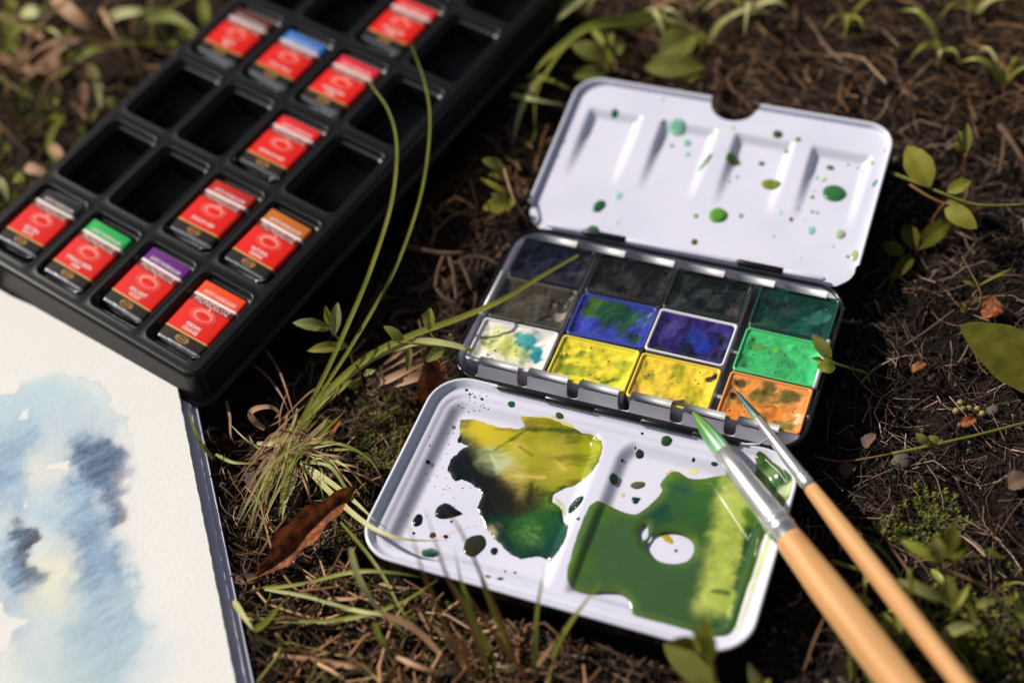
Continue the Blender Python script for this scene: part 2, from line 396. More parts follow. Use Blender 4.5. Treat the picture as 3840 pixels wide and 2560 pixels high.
# ------------------------------------------------------------------ the watercolour tin
tin = empty('watercolor_tin', F_BASE, 'black metal watercolour tin lying open, white lid and white mixing palette folded out', 'paint tin')
FBi = F_BASE.inverted()

def shell_band(w, d, r, zs):      # helper: lofted wall from (inset, z) list
    return [rr(w - 2 * i, d - 2 * i, max(r - i, 0.05), z) for i, z in zs]
BW, BD, BR = 12.6, 7.7, 1.2
v, f = loft(shell_band(BW, BD, BR, [(0.55, -1.72), (0.15, -1.66), (0.03, -1.5), (0.0, -0.25), (0.0, -0.08)]), True, False)
obj('outer_shell', v, f, M['black_enamel'], tin)
v, f = loft(shell_band(BW, BD, BR, [(0.0, -0.08), (-0.03, -0.03), (0.0, 0.03), (0.05, 0.05), (0.11, 0.02), (0.13, -0.06)]))
obj('rolled_rim', v, f, M['black_enamel'], tin)
v, f = loft(shell_band(BW, BD, BR, [(0.13, -0.06), (0.15, -0.5), (0.2, -1.45), (0.4, -1.58)]), False, True)
f[-1] = f[-1]
obj('inner_liner', v, f, M['white'], tin)

# tinplate holder: floor, front and back walls with folded tabs, two side clips
def strip_wall(y, sgn, tabs, ztop, x0, x1, zlo, notch_z):
    """wall in the xz plane with notches between the tabs; tabs fold over towards +sgn*y"""
    mb = MB(); th = 0.035
    edges = []
    for i, (a, b) in enumerate(tabs): edges.append((a, b))
    # lower continuous band
    def slab(xa, xb, za, zb):
        vv = [(xa, y - th, za), (xb, y - th, za), (xb, y - th, zb), (xa, y - th, zb), (xa, y + th, za), (xb, y + th, za), (xb, y + th, zb), (xa, y + th, zb)]
        mb.add(vv, [(0, 1, 2, 3), (5, 4, 7, 6), (0, 4, 5, 1), (1, 5, 6, 2), (3, 2, 6, 7), (4, 0, 3, 7)])
    slab(x0, x1, zlo, notch_z)
    for a, b in tabs:
        # widening foot so that each notch has rounded bottom corners
        prof = [(0.12, 0.0), (0.05, 0.05), (0.01, 0.14), (0.0, 0.25)]
        lo = [(a - p[0] * 0.9, notch_z + p[1]) for p in prof]; hi = [(b + p[0] * 0.9, notch_z + p[1]) for p in prof]
        lo.append((a, ztop)); hi.append((b, ztop))
        vv = []
        for (xa, z), (xb, _) in zip(lo, hi): vv += [(xa, y - th, z), (xb, y - th, z), (xb, y + th, z), (xa, y + th, z)]
        ff = []
        for k in range(len(lo) - 1):
            q = 4 * k; ff += [(q, q + 1, q + 5, q + 4), (q + 1, q + 2, q + 6, q + 5), (q + 2, q + 3, q + 7, q + 6), (q + 3, q, q + 4, q + 7)]
        mb.add(vv, ff)
    return mb
def fold_tab(a, b, y, sgn, ztop, name, par, depth=0.2):
    loops = []
    for t in range(7):
        an = pi * 0.62 * t / 6
        loops.append((y + sgn * 0.1 * (1 - cos(an)), ztop + 0.1 * sin(an)))
    loops.append((y + sgn * (0.1 + depth), ztop + 0.02))
    v = []
    for (yy, z) in loops: v += [(a, yy, z), (b, yy, z)]
    for (yy, z) in loops[::-1]: v += [(a, yy - 0.0, z - 0.035), (b, yy, z - 0.035)]
    n = len(v) // 2; f = [(2 * k, 2 * k + 1, 2 * k + 3, 2 * k + 2) for k in range(n - 1)] + [(2 * n - 2, 2 * n - 1, 1, 0)]
    f += [tuple(range(0, 2 * n, 2))[::-1], tuple(range(1, 2 * n, 2))]
    return obj(name, v, f, M['tin'], par, [True] * (n) + [False] * 2)
FTABS = [(-5.27, -3.8), (-3.42, -1.97), (-1.55, -0.13), (0.3, 1.72), (2.16, 3.58), (4.0, 5.38)]
BTABS = [(-5.34, -3.82), (-3.44, -1.93), (-1.55, -0.05), (0.35, 1.84), (2.24, 3.69), (4.09, 5.58)]
hold = strip_wall(-3.2, 1, FTABS, 0.04, -5.32, 5.42, -1.5, -0.46)
hold.v = [(x, y - .34 * max(0, .04 - z), z) for x, y, z in hold.v]        # the strip leans back towards the pans
mb2 = strip_wall(3.42, -1, BTABS, 0.04, -5.4, 5.62, -1.5, -0.6); hold.add(mb2.v, mb2.f)
hold.add([(-6.0, -3.2, -1.5), (6.05, -3.2, -1.5), (6.05, 3.4, -1.5), (-6.0, 3.4, -1.5)], [(0, 1, 2, 3)])
holder = hold.build('pan_holder', M['strip'], tin, False)
for a, b in FTABS: fold_tab(a, b, -3.2, 1, 0.1, 'tab', holder)
for a, b in BTABS: fold_tab(a, b, 3.42, -1, 0.1, 'tab', holder)
for x in (-6.0, 6.1):
    v, f = tube([(x, -1.05, 0.13), (x, 1.15, 0.13)], 0.09, 10); obj('side_clip', v, f, M['tin'], holder)
# hinges
def hinge_row(y, z, segs, par):
    for a, b, r, mm in segs:
        v, f = tube([(a, y, z), (a + 0.03, y, z), (b - 0.03, y, z), (b, y, z)], [r * 0.85, r, r, r * 0.85], 12)
        obj('hinge_knuckle', v, f, mm, par, [True] * 36 + [False] * 2)
BE = M['black_enamel']; WH = M['white']
hinge_row(-3.97, 0.02, [(-4.25, -2.52, 0.1, BE), (-2.48, -0.74, 0.135, BE), (-0.7, 0.9, 0.1, BE), (0.94, 2.7, 0.135, BE), (2.74, 4.3, 0.1, BE)], tin)
v, f = tube([(-4.45, -3.97, 0.02), (4.6, -3.97, 0.02)], 0.045, 8); obj('hinge_pin', v, f, M['tin'], tin)
v, f = tube([(4.35, -3.97, 0.03), (4.9, -3.85, 0.1), (5.2, -3.6, 0.25)], 0.035, 6); obj('hinge_pin', v, f, M['tin'], tin)
hinge_row(4.06, 0.05, [(-5.3, -3.85, 0.1, WH), (-3.82, -2.17, 0.125, BE), (-2.14, 2.1, 0.1, WH), (2.13, 3.8, 0.125, BE), (3.83, 5.3, 0.1, WH)], tin)
v, f = tube([(-5.35, 4.06, 0.05), (5.35, 4.06, 0.05)], 0.05, 8); obj('hinge_pin', v, f, M['tin'], tin)

# ---- lid palette with four wells
lid = empty('lid_palette', None); lid.parent = tin; lid.matrix_local = Sm(FBi @ F_LID)
LW, LD = 12.73, 7.69; NX, NY, NRR = 0.03, 7.75, 0.95
def box_sd(x, y, x0, x1, y0, y1, r):
    qx = np.abs(x - (x0 + x1) / 2) - (x1 - x0) / 2 + r; qy = np.abs(y - (y0 + y1) / 2) - (y1 - y0) / 2 + r
    return r - (np.hypot(np.maximum(qx, 0), np.maximum(qy, 0)) + np.minimum(np.maximum(qx, qy), 0))   # positive inside
LWELLS = [(-5.62, -3.3), (-2.62, -0.22), (0.38, 2.82), (3.4, 5.82)]
def lid_z(x, y):
    x = np.asarray(x, float); y = np.asarray(y, float)
    z = np.full(np.broadcast(x, y).shape, -0.2)
    for a, b in LWELLS:
        d = box_sd(x, y, a, b, 2.4, 6.35, 0.22)
        depth = 0.3 * np.clip((y - 2.6) / 2.6, 0, 1)
        z = z - depth * sstep(0.0, 0.4, d)
    return z
def lid_outline(inset):
    w = LW / 2 - inset; r = max(1.05 - inset, 0.2); pts = []
    y0 = 0.02 + inset * 0.2; y1 = LD - inset
    for (sx, sy, a0) in ((1, 1, 0), (-1, 1, 90), (-1, -1, 180), (1, -1, 270)):
        for q in range(13):
            a = radians(a0 + 90 * q / 12); cy = y1 - r if sy > 0 else y0 + r
            pts.append((sx * (w - r) + r * cos(a), cy + r * sin(a)))
    return pts
def build_lid():
    c = 0.075; xs = np.arange(-6.4, 6.41, c); ys = np.arange(0, 7.71, c); X, Y = np.meshgrid(xs, ys)
    ol = lid_outline(0.1)
    def fld(x, y): return np.minimum(sdf_poly(x, y, ol), np.hypot(x - NX, y - NY) - NRR)
    D = fld(X, Y); e = 0.01; GX = (fld(X + e, Y) - fld(X - e, Y)) / 2 / e; GY = (fld(X, Y + e) - fld(X, Y - e)) / 2 / e
    k = np.where(D < 0, -D, 0) / (GX ** 2 + GY ** 2 + 1e-6); X2, Y2 = X + GX * k, Y + GY * k
    i = np.arange(X.size).reshape(X.shape)
    keep = ((D[:-1, :-1] > 0).astype(int) + (D[:-1, 1:] > 0) + (D[1:, 1:] > 0) + (D[1:, :-1] > 0)) >= 2
    F = np.stack([i[:-1, :-1], i[:-1, 1:], i[1:, 1:], i[1:, :-1]], -1)[keep]
    us = np.unique(F); rm = -np.ones(X.size, int); rm[us] = np.arange(len(us))
    xx, yy = X2.ravel()[us], Y2.ravel()[us]
    obj('lid_floor', np.stack([xx, yy, lid_z(xx, yy)], -1), rm[F], M['white'], lid)
    # wall and rolled rim on three sides, open at the hinge side and at the thumb notch
    prof_i = [(0.13, -0.21), (0.11, -0.06), (0.09, 0.0), (0.05, 0.035), (0.0, 0.03), (-0.03, -0.01), (-0.01, -0.06)]
    prof_o = [(-0.01, -0.06), (0.0, -0.4), (0.04, -0.62), (0.35, -0.8)]
    def wall(prof, name, mm):
        loops = [lid_outline(p[0]) for p in prof]; n = len(loops[0]); mb = MB()
        ok = [(p[1] > 0.92 and abs(p[0] - NX) > NRR - 0.06) or (p[1] > 0.92 and p[1] < 7.0) for p in loops[0]]
        # add cut points along the straight edges
        v = []; f = []
        path = []
        P0 = loops[0]
        # path parameters: list of (index a, index b, t)
        seq = []
        for q in range(n):
            seq.append((q, q, 0.0)); a, b = P0[q], P0[(q + 1) % n]; L = math.hypot(b[0] - a[0], b[1] - a[1])
            if L > 0.5: seq += [(q, (q + 1) % n, t / 60.0) for t in range(1, 60)]
        for (a, b, t) in seq:
            for lp, pz in zip(loops, prof):
                x = lp[a][0] * (1 - t) + lp[b][0] * t; y = lp[a][1] * (1 - t) + lp[b][1] * t; v.append((x, y, pz[1]))
        m = len(prof); ns = len(seq)
        for k in range(ns):
            k2 = (k + 1) % ns; pa = v[k * m]; pb = v[k2 * m]
            def good(p): return p[1] > 0.9 and not (abs(p[0] - NX) < NRR - 0.08 and p[1] > 6.5)
            if good(pa) and good(pb):
                for j in range(m - 1): f.append((k * m + j, k * m + j + 1, k2 * m + j + 1, k2 * m + j))
        obj(name, v, f, mm, lid)
    wall(prof_i, 'lid_rim', M['white']); wall(prof_o, 'outer_shell', M['black_enamel'])
    # underside plate
    pts = [p for p in lid_outline(0.3)]
    v = [(x, y, -0.98) for x, y in pts] + [(x, y, -0.3) for x, y in lid_outline(0.12)]
    n = len(pts); v2 = [(x, y, z) for x, y, z in v]
    keepb = [tuple(range(n))]
    obj('lid_back', [p if not (abs(p[0] - NX) < NRR and p[1] > 6) else (p[0], 6.5, p[2]) for p in v2[:n]], keepb, M['black_enamel'], lid, False)
build_lid()
def R3(a, b): return ((1950 + a / 2.4125) / 1.63265, (250 + b / 2.4125) / 1.63265)
def R4(a, b): return ((2650 + a / 2.091) / 1.63265, (350 + b / 2.091) / 1.63265)
LID_DROPS = [  # crop, x, y, rx, ry, colour, dome, tilt, pinch
 (R3, 860, 450, 35, 34, (32, 104, 60), .3, 0, 0), (R3, 1425, 572, 82, 66, (136, 196, 168), .25, 0, 0), (R3, 1510, 690, 38, 34, (128, 198, 164), .25, 0, 0),
 (R3, 1310, 655, 17, 15, (140, 198, 208), .1, 0, 0), (R3, 1375, 715, 17, 17, (92, 128, 52), .3, 0, 0), (R3, 1518, 790, 27, 20, (112, 196, 170), .2, 0, 0),
 (R3, 1673, 865, 24, 95, (104, 156, 92), .4, -0.32, 0), (R3, 885, 1165, 42, 40, (172, 216, 204), .15, 0, 0), (R3, 715, 1262, 50, 66, (30, 98, 60), .35, -0.3, 0),
 (R3, 880, 1405, 20, 32, (190, 222, 220), .1, -0.2, 0), (R3, 655, 1490, 62, 56, (44, 110, 62), .35, 0, 0), (R3, 1590, 1350, 22, 22, (128, 176, 84), .3, 0, 0),
 (R3, 1790, 1345, 84, 72, (92, 150, 56), .32, 0, 0), (R3, 395, 680, 18, 18, (128, 136, 158), .2, 0, 0), (R3, 340, 815, 13, 13, (150, 150, 170), .2, 0, 0),
 (R3, 1300, 515, 17, 18, (112, 102, 100), .3, 0, 0), (R3, 1285, 290, 32, 24, (184, 220, 208), .1, 0, 0),
 (R4, 555, 322, 40, 32, (52, 82, 30), .4, -0.5, 0), (R4, 715, 362, 23, 20, (118, 136, 42), .35, 0, 0), (R4, 628, 452, 20, 25, (58, 92, 34), .4, 0, 0),
 (R4, 200, 520, 50, 50, (82, 124, 44), .4, -0.35, 0.6), (R4, 430, 550, 27, 18, (56, 96, 52), .4, 0.3, 0), (R4, 240, 655, 14, 11, (96, 156, 96), .3, 0, 0),
 (R4, 175, 690, 12, 11, (112, 172, 120), .3, 0, 0), (R4, 503, 716, 82, 46, (110, 130, 34), .4, 0, 0), (R4, 205, 275, 22, 20, (196, 208, 172), .1, 0, 0),
 (R4, 968, 584, 33, 20, (66, 116, 48), .35, -0.2, 0), (R4, 1000, 782, 92, 78, (50, 110, 62), .22, 0.5, 0), (R4, 1110, 563, 11, 11, (104, 176, 116), .3, 0, 0),
 (R4, 1187, 585, 10, 10, (104, 176, 116), .3, 0, 0), (R4, 1232, 605, 17, 20, (48, 128, 62), .3, 0, 0), (R4, 1295, 545, 13, 18, (120, 196, 100), .3, 0.3, 0),
 (R4, 1318, 705, 14, 36, (96, 164, 136), .3, -0.3, 0), (R4, 865, 660, 11, 15, (124, 192, 128), .25, 0, 0), (R4, 921, 675, 13, 26, (164, 200, 132), .2, -0.5, 0),
 (R4, 990, 658, 8, 9, (172, 212, 176), .2, 0, 0), (R4, 842, 765, 10, 8, (132, 196, 132), .25, 0, 0), (R4, 826, 812, 19, 19, (112, 164, 76), .3, 0, 0),
 (R4, 710, 897, 21, 20, (188, 222, 216), .08, 0, 0), (R4, 572, 933, 22, 22, (194, 222, 232), .08, 0, 0), (R4, 826, 928, 18, 14, (120, 190, 172), .2, 0, 0),
 (R4, 868, 936, 13, 9, (84, 156, 88), .3, 0, 0), (R4, 660, 988, 17, 20, (132, 122, 112), .3, 0, 0), (R4, 765, 985, 14, 14, (190, 220, 224), .08, 0, 0),
 (R4, 267, 960, 18, 19, (104, 178, 136), .25, 0, 0), (R4, 820, 1075, 31, 33, (146, 200, 192), .15, 0, 0), (R4, 1045, 1105, 39, 36, (168, 192, 152), .35, -0.3, 0),
 (R4, 520, 1122, 15, 15, (206, 206, 188), .15, 0, 0), (R4, 995, 1202, 8, 7, (104, 176, 104), .3, 0, 0), (R4, 1157, 1272, 28, 44, (178, 192, 136), .4, 0, 0),
 (R4, 1105, 1280, 14, 14, (140, 164, 140), .3, 0, 0), (R4, 735, 1295, 13, 16, (196, 222, 222), .08, 0, 0), (R4, 1180, 845, 13, 18, (192, 216, 236), .08, 0, 0),
 (R4, 1397, 450, 10, 15, (144, 196, 150), .2, 0, 0), (R4, 630, 1384, 8, 6, (36, 60, 44), .3, 0, 0), (R4, 698, 1413, 6, 6, (52, 104, 72), .3, 0, 0), (R4, -98, 1165, 25, 25, (98, 92, 54), .35, 0, 0)]
for k, (R, a, b, rx, ry, c, dm, ti, pn) in enumerate(LID_DROPS):
    s = 2.4125 if R is R3 else 2.091
    p = loc_on(F_LID, *R(a, b), -0.2)
    z = float(lid_z(p.x, p.y)); p = loc_on(F_LID, *R(a, b), z)
    pw = 1 / s / 102.0
    drop(p.x, p.y, rx * pw, ry * pw / 0.82, c, lid_z, lid, dm, ti, seed=k, pinch=pn)

# ---- mixing palette (deep lid folded out to the front)
mix = empty('mixing_palette', None); mix.parent = tin; mix.matrix_local = Sm(FBi @ F_FRONT)
PW, PD, PR = 12.84, 7.55, 1.3
def pal_outer(x, y): return box_sd(x, y, -PW / 2, PW / 2, -PD, 0.0, PR)
def pal_z(x, y):
    x = np.asarray(x, float); y = np.asarray(y, float); d = pal_outer(x, y)
    z = -0.2 * sstep(0.1, 0.28, d) - 0.12 * np.clip(d - 0.28, 0, 0.6) - 0.06 * sstep(0.52, 0.58, d)
    w = np.maximum(box_sd(x, y, -6.42, 0.02, -7.55, -0.45, 1.1), box_sd(x, y, 0.42, 6.42, -7.55, -0.45, 1.1))
    wi = np.minimum(d - 0.66, w)
    z = z - 0.27 * sstep(0.0, 0.5, wi)
    return z
def build_mix():
    c = 0.07; xs = np.arange(-6.42, 6.43, c); ys = np.arange(-7.56, 0.01, c); X, Y = np.meshgrid(xs, ys)
    fld = lambda x, y: pal_outer(x, y) - 0.1
    D = fld(X, Y); e = 0.01; GX = (fld(X + e, Y) - fld(X - e, Y)) / 2 / e; GY = (fld(X, Y + e) - fld(X, Y - e)) / 2 / e
    k = np.where(D < 0, -D, 0) / (GX ** 2 + GY ** 2 + 1e-6); X2, Y2 = X + GX * k, Y + GY * k
    i = np.arange(X.size).reshape(X.shape)
    keep = ((D[:-1, :-1] > 0).astype(int) + (D[:-1, 1:] > 0) + (D[1:, 1:] > 0) + (D[1:, :-1] > 0)) >= 2
    F = np.stack([i[:-1, :-1], i[:-1, 1:], i[1:, 1:], i[1:, :-1]], -1)[keep]
    us = np.unique(F); rm = -np.ones(X.size, int); rm[us] = np.arange(len(us)); xx, yy = X2.ravel()[us], Y2.ravel()[us]
    obj('palette_floor', np.stack([xx, yy, pal_z(xx, yy)], -1), rm[F], M['white'], mix)
    P = lambda i, z: rr(PW - 2 * i, PD - 2 * i, PR - i, z, 0, -PD / 2, 14)
    v, f = loft([P(0.115, -0.015), P(0.09, 0.03), P(0.045, 0.05), P(0.0, 0.035), P(-0.03, -0.01), P(-0.01, -0.07)]); obj('palette_rim', v, f, M['white'], mix)
    v, f = loft([P(-0.01, -0.07), P(0.0, -0.5), P(0.06, -0.9), P(0.4, -1.05)], False, True); obj('outer_shell', v, f, M['black_enamel'], mix)
build_mix()
def E2(a, b): return ((1300 + a / 1.2961) / 1.63265, (1350 + b / 1.2961) / 1.63265)
def pal_pt(a, b, z=-0.55):
    p = loc_on(F_FRONT, *E2(a, b), z); return (p.x, p.y)
def PP(l): return [pal_pt(a, b) for a, b in l]
def PB(l): return [pal_pt(a, b) + (r / 1.2961 / 108.0, c) for a, b, r, c in l]
def STK(a, b, w, c): return (pal_pt(*a), pal_pt(*b), w, c)
left_poly = PP([(555, 285), (600, 280), (640, 290), (700, 310), (760, 325), (830, 330), (872, 322), (850, 290), (900, 293), (960, 300), (1020, 318), (1080, 340), (1150, 365), (1215, 385), (1238, 410),
  (1240, 440), (1228, 500), (1190, 555), (1130, 590), (1060, 620), (1003, 650), (1000, 685), (1030, 705), (1050, 725), (1055, 780), (1080, 810), (1062, 880), (1035, 935), (990, 970), (940, 952), (890, 955), (848, 968),
  (800, 945), (752, 900), (712, 862), (680, 822), (650, 770), (636, 720), (655, 660), (640, 620), (605, 592), (560, 575), (525, 582), (492, 535), (505, 480), (560, 428), (592, 412), (550, 395), (545, 335)])
LB = PB([(660, 325, 60, (206, 186, 40)), (600, 330, 40, (200, 182, 44)), (560, 295, 30, (24, 62, 52)), (575, 385, 36, (28, 60, 50)), (760, 355, 60, (192, 176, 34)), (840, 360, 40, (150, 146, 24)), (920, 310, 50, (196, 178, 48)), (1000, 340, 60, (146, 142, 20)),
  (1090, 380, 60, (120, 126, 14)), (1190, 430, 60, (166, 168, 20)), (1190, 520, 50, (156, 162, 24)), (1120, 460, 50, (132, 136, 16)), (1060, 420, 40, (186, 172, 60)), (900, 400, 50, (136, 138, 14)), (845, 425, 30, (214, 186, 84)), (960, 430, 40, (196, 178, 60)), (1040, 510, 46, (196, 178, 66)), (1100, 545, 50, (160, 152, 34)),
  (960, 490, 60, (148, 144, 22)), (880, 480, 50, (164, 158, 36)), (700, 440, 36, (176, 182, 110)), (690, 480, 40, (178, 188, 130)), (745, 500, 36, (196, 200, 160)), (780, 440, 36, (190, 186, 60)), (820, 560, 44, (198, 182, 90)), (980, 590, 50, (150, 148, 40)), (900, 560, 44, (156, 148, 40)),
  (560, 500, 70, (6, 14, 14)), (630, 540, 60, (6, 16, 14)), (700, 600, 60, (8, 14, 12)), (745, 610, 54, (20, 14, 10)), (790, 680, 44, (26, 20, 10)), (905, 640, 30, (40, 32, 12)), (850, 640, 34, (128, 110, 52)), (860, 700, 40, (44, 34, 14)), (940, 680, 40, (70, 76, 20)), (690, 730, 45, (20, 12, 10)), (740, 780, 60, (6, 40, 26)),
  (850, 790, 44, (34, 88, 34)), (890, 850, 44, (92, 142, 62)), (960, 780, 46, (34, 84, 28)), (1000, 690, 44, (84, 126, 30)), (820, 880, 50, (8, 52, 36)), (950, 900, 60, (10, 60, 46)), (1030, 830, 44, (18, 74, 48)), (1000, 760, 36, (24, 76, 34)), (700, 830, 24, (186, 180, 140))])
LSTR = [STK((720, 435), (800, 385), .1, (112, 118, 20)), STK((800, 385), (880, 335), .11, (84, 96, 18)), STK((880, 335), (1000, 345), .1, (70, 88, 20)), STK((1000, 345), (1160, 368), .09, (58, 78, 24)), STK((1160, 368), (1232, 420), .08, (110, 116, 20)), STK((900, 600), (885, 690), .16, (36, 26, 10)), STK((840, 420), (900, 460), .1, (120, 124, 12)), STK((1060, 610), (990, 660), .12, (92, 116, 24)),
  STK((560, 440), (640, 560), .12, (5, 10, 12)), STK((640, 560), (700, 760), .2, (6, 12, 12)), STK((700, 760), (800, 920), .16, (6, 44, 34)), STK((800, 560), (960, 570), .12, (206, 184, 96)), STK((1010, 480), (1060, 530), .1, (206, 186, 76)), STK((700, 455), (730, 520), .1, (196, 202, 160)), STK((1000, 740), (1040, 800), .12, (24, 80, 44)), STK((870, 830), (920, 860), .1, (104, 152, 72))]
def left_col(x, y, d):
    c = blend(x, y, [(a, b, r * 1.45, k) for a, b, r, k in LB], 0.14, 7, 1.5, 2.0); g = fbm(x * 12, y * 12, 77, 4)[:, None]
    st = fbm(x * 1.2 + y * .5, y * 4.0 - x * 1.2, 83, 3)[:, None]
    for (p0_, p1_, w_, cc) in LSTR:
        (ax, ay), (bx, by) = p0_, p1_; t = np.clip(((x - ax) * (bx - ax) + (y - ay) * (by - ay)) / ((bx - ax) ** 2 + (by - ay) ** 2), 0, 1)
        dd = np.hypot(x - ax - t * (bx - ax), y - ay - t * (by - ay)) + .1 * (fbm(x * 3, y * 3, 97, 3) - .5)
        k = (sstep(w_, w_ * .15, dd) * .8)[:, None]; c = c * (1 - k) + lin(cc) * k
    lum = c.mean(1, keepdims=True); dk = np.clip(1 - lum / .12, 0, 1)
    c = c * (1 - .4 * sstep(.5, .75, st) * (1 - dk))
    mid = np.exp(-((lum - .09) / .06) ** 2)                           # pigment granules where dark runs into light
    c = c * (1 + mid * (g - .5) * 1.6)
    return c * np.where(d < 0.03, 0.8, 1)[:, None]
puddle('paint_puddle', left_poly, [], left_col, pal_z, mix, 0.045, 0.2, 0.06, 0.035, 'damp', 4, 3.2)['label'] = 'puddle of yellow, olive and near black paint'
def SMO(p, n=3):
    q = catmull([(a, b, 0) for a, b in p + p[:3]], n); return [(v.x, v.y) for v in q[n:-2 * n]]
right_poly = PP([(1185, 722), (1215, 703), (1262, 705), (1330, 735), (1392, 752), (1445, 728), (1492, 690), (1532, 640), (1522, 612), (1550, 570), (1582, 546), (1622, 552), (1662, 578), (1720, 582), (1800, 568), (1850, 560),
  (1905, 556), (1950, 555), (1990, 560), (1985, 500), (2010, 488), (2080, 530), (2140, 580), (2165, 640), (2150, 700), (2085, 800), (2032, 870), (2000, 980), (1960, 1100), (1915, 1230), (1885, 1325), (1850, 1362),
  (1790, 1360), (1700, 1340), (1550, 1300), (1402, 1262), (1388, 1215), (1362, 1162), (1312, 1130), (1240, 1128), (1170, 1136), (1112, 1124), (1076, 1090), (1075, 1040), (1090, 980), (1116, 890), (1148, 800), (1166, 752)])
right_poly = SMO(right_poly)
hole1 = PP([(1455, 905), (1480, 862), (1530, 842), (1590, 838), (1650, 862), (1685, 905), (1682, 950), (1650, 982), (1590, 993), (1520, 980), (1475, 945)])
hole2 = PP([(1420, 830), (1440, 805), (1462, 810), (1465, 860), (1440, 878), (1422, 862)])
hole1, hole2 = SMO(hole1, 4), SMO(hole2, 4)
RB = PB([(1300, 900, 160, (58, 90, 50)), (1450, 1080, 160, (56, 88, 48)), (1240, 760, 60, (62, 104, 30)), (1150, 980, 60, (66, 100, 24)), (1580, 1180, 130, (54, 86, 46)), (1600, 650, 90, (48, 88, 48)), (1500, 760, 70, (26, 70, 46)),
  (1650, 780, 70, (48, 86, 36)), (1560, 590, 40, (76, 116, 30)), (1700, 700, 60, (50, 92, 40)), (1720, 610, 40, (66, 104, 34)),
  
  (1950, 760, 60, (76, 112, 36)), (1990, 850, 70, (30, 66, 26)), (1930, 1000, 55, (34, 72, 28)), (1900, 1120, 45, (30, 68, 28)),
  (1850, 1300, 80, (40, 74, 36)), (1700, 1290, 70, (46, 80, 40)), (2050, 700, 50, (110, 142, 74)), (2020, 540, 60, (30, 70, 30)), (2110, 600, 50, (40, 80, 40)), (2060, 590, 40, (116, 150, 90)), (2140, 660, 30, (196, 210, 160)), (1500, 560, 30, (190, 180, 60))])
REFL_BAND = PP([(1800, 575), (1668, 1262), (1985, 590), (1885, 1250)])  # pale band of a reflection on the wet paint, put into its colour
STROKES = [STK((1480, 770), (1560, 720), .12, (18, 62, 54)), STK((1600, 630), (1650, 650), .14, (26, 78, 66)), STK((1440, 800), (1500, 815), .1, (14, 44, 34)), STK((1520, 830), (1680, 850), .09, (28, 66, 26)), STK((1690, 880), (1700, 960), .08, (96, 120, 20)), STK((1780, 1130), (1850, 1140), .12, (34, 66, 26)),
  STK((1420, 900), (1430, 860), .09, (20, 50, 34)), STK((1660, 790), (1700, 760), .1, (38, 96, 50)), STK((1580, 560), (1640, 570), .07, (96, 120, 40))]
def right_col(x, y, d):
    c = blend(x, y, RB, 0.1, 31, 2.2, 2.2); g = fbm(x * 8, y * 8, 71, 4)[:, None]
    (ax, ay), (bx, by), (cx, cy), (dx, dy) = REFL_BAND
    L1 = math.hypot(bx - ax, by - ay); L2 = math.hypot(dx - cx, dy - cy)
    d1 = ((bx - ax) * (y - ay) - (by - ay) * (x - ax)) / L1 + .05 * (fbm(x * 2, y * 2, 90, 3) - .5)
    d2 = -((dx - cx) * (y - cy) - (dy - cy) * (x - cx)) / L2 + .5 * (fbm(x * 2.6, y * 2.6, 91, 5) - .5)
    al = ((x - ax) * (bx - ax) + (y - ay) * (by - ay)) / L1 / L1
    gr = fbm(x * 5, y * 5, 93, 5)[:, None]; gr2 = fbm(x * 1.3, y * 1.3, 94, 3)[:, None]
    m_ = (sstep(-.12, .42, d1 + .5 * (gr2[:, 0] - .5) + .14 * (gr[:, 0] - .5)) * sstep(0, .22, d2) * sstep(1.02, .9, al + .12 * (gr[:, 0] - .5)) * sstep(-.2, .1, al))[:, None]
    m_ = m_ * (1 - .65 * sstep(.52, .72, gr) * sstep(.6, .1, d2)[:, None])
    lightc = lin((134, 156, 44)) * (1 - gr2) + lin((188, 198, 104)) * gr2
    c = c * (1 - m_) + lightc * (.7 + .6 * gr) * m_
    e = (sstep(0.42, 0.04, d) * (.35 + .65 * sstep(.35, .65, fbm(x * .9, y * .9, 95, 2))))[:, None]  # olive rim: the reflection along the puddle's edge, mixed into the paint colour
    c = c * (0.9 + 0.2 * g)
    for (p0_, p1_, w_, cc) in STROKES:                     # streaks of less mixed pigment
        (ax, ay), (bx, by) = p0_, p1_; t = np.clip(((x - ax) * (bx - ax) + (y - ay) * (by - ay)) / ((bx - ax) ** 2 + (by - ay) ** 2), 0, 1)
        dd = np.hypot(x - ax - t * (bx - ax), y - ay - t * (by - ay)) + .12 * (fbm(x * 4, y * 4, 96, 3) - .5)
        k = (sstep(w_, w_ * .2, dd) * .75)[:, None]; c = c * (1 - k) + lin(cc) * k
    return c * (1 - 0.5 * e) + e * 0.5 * lin((88, 112, 28))
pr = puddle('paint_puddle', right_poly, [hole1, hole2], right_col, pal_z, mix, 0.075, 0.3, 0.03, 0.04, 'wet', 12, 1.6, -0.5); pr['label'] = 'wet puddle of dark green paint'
def smear(pts, c, seed, edge=.12):
    cc = lin(c)
    puddle('paint_smear', PP(pts), [], lambda x, y, d: cc[None] * (.9 + .2 * fbm(x * 6, y * 6, seed, 3)[:, None]) + lin((215, 216, 232))[None] * 0 , pal_z, mix, .004, .2, edge, .04, 'damp', seed, 3.0)
smear([(1545, 548), (1580, 530), (1625, 540), (1600, 552)], (206, 196, 120), 51, .08)
smear([(1655, 535), (1690, 520), (1720, 535), (1700, 552), (1670, 552)], (220, 214, 160), 52, .1)
smear([(2052, 850), (2075, 850), (2040, 960), (1985, 1120), (1935, 1260), (1895, 1335), (1885, 1330), (1930, 1220), (1975, 1080), (2015, 950)], (206, 214, 160), 53, .07)
smear([(880, 292), (920, 283), (1000, 298), (1080, 325), (1120, 350), (1060, 335), (960, 305)], (214, 200, 120), 54, .08)
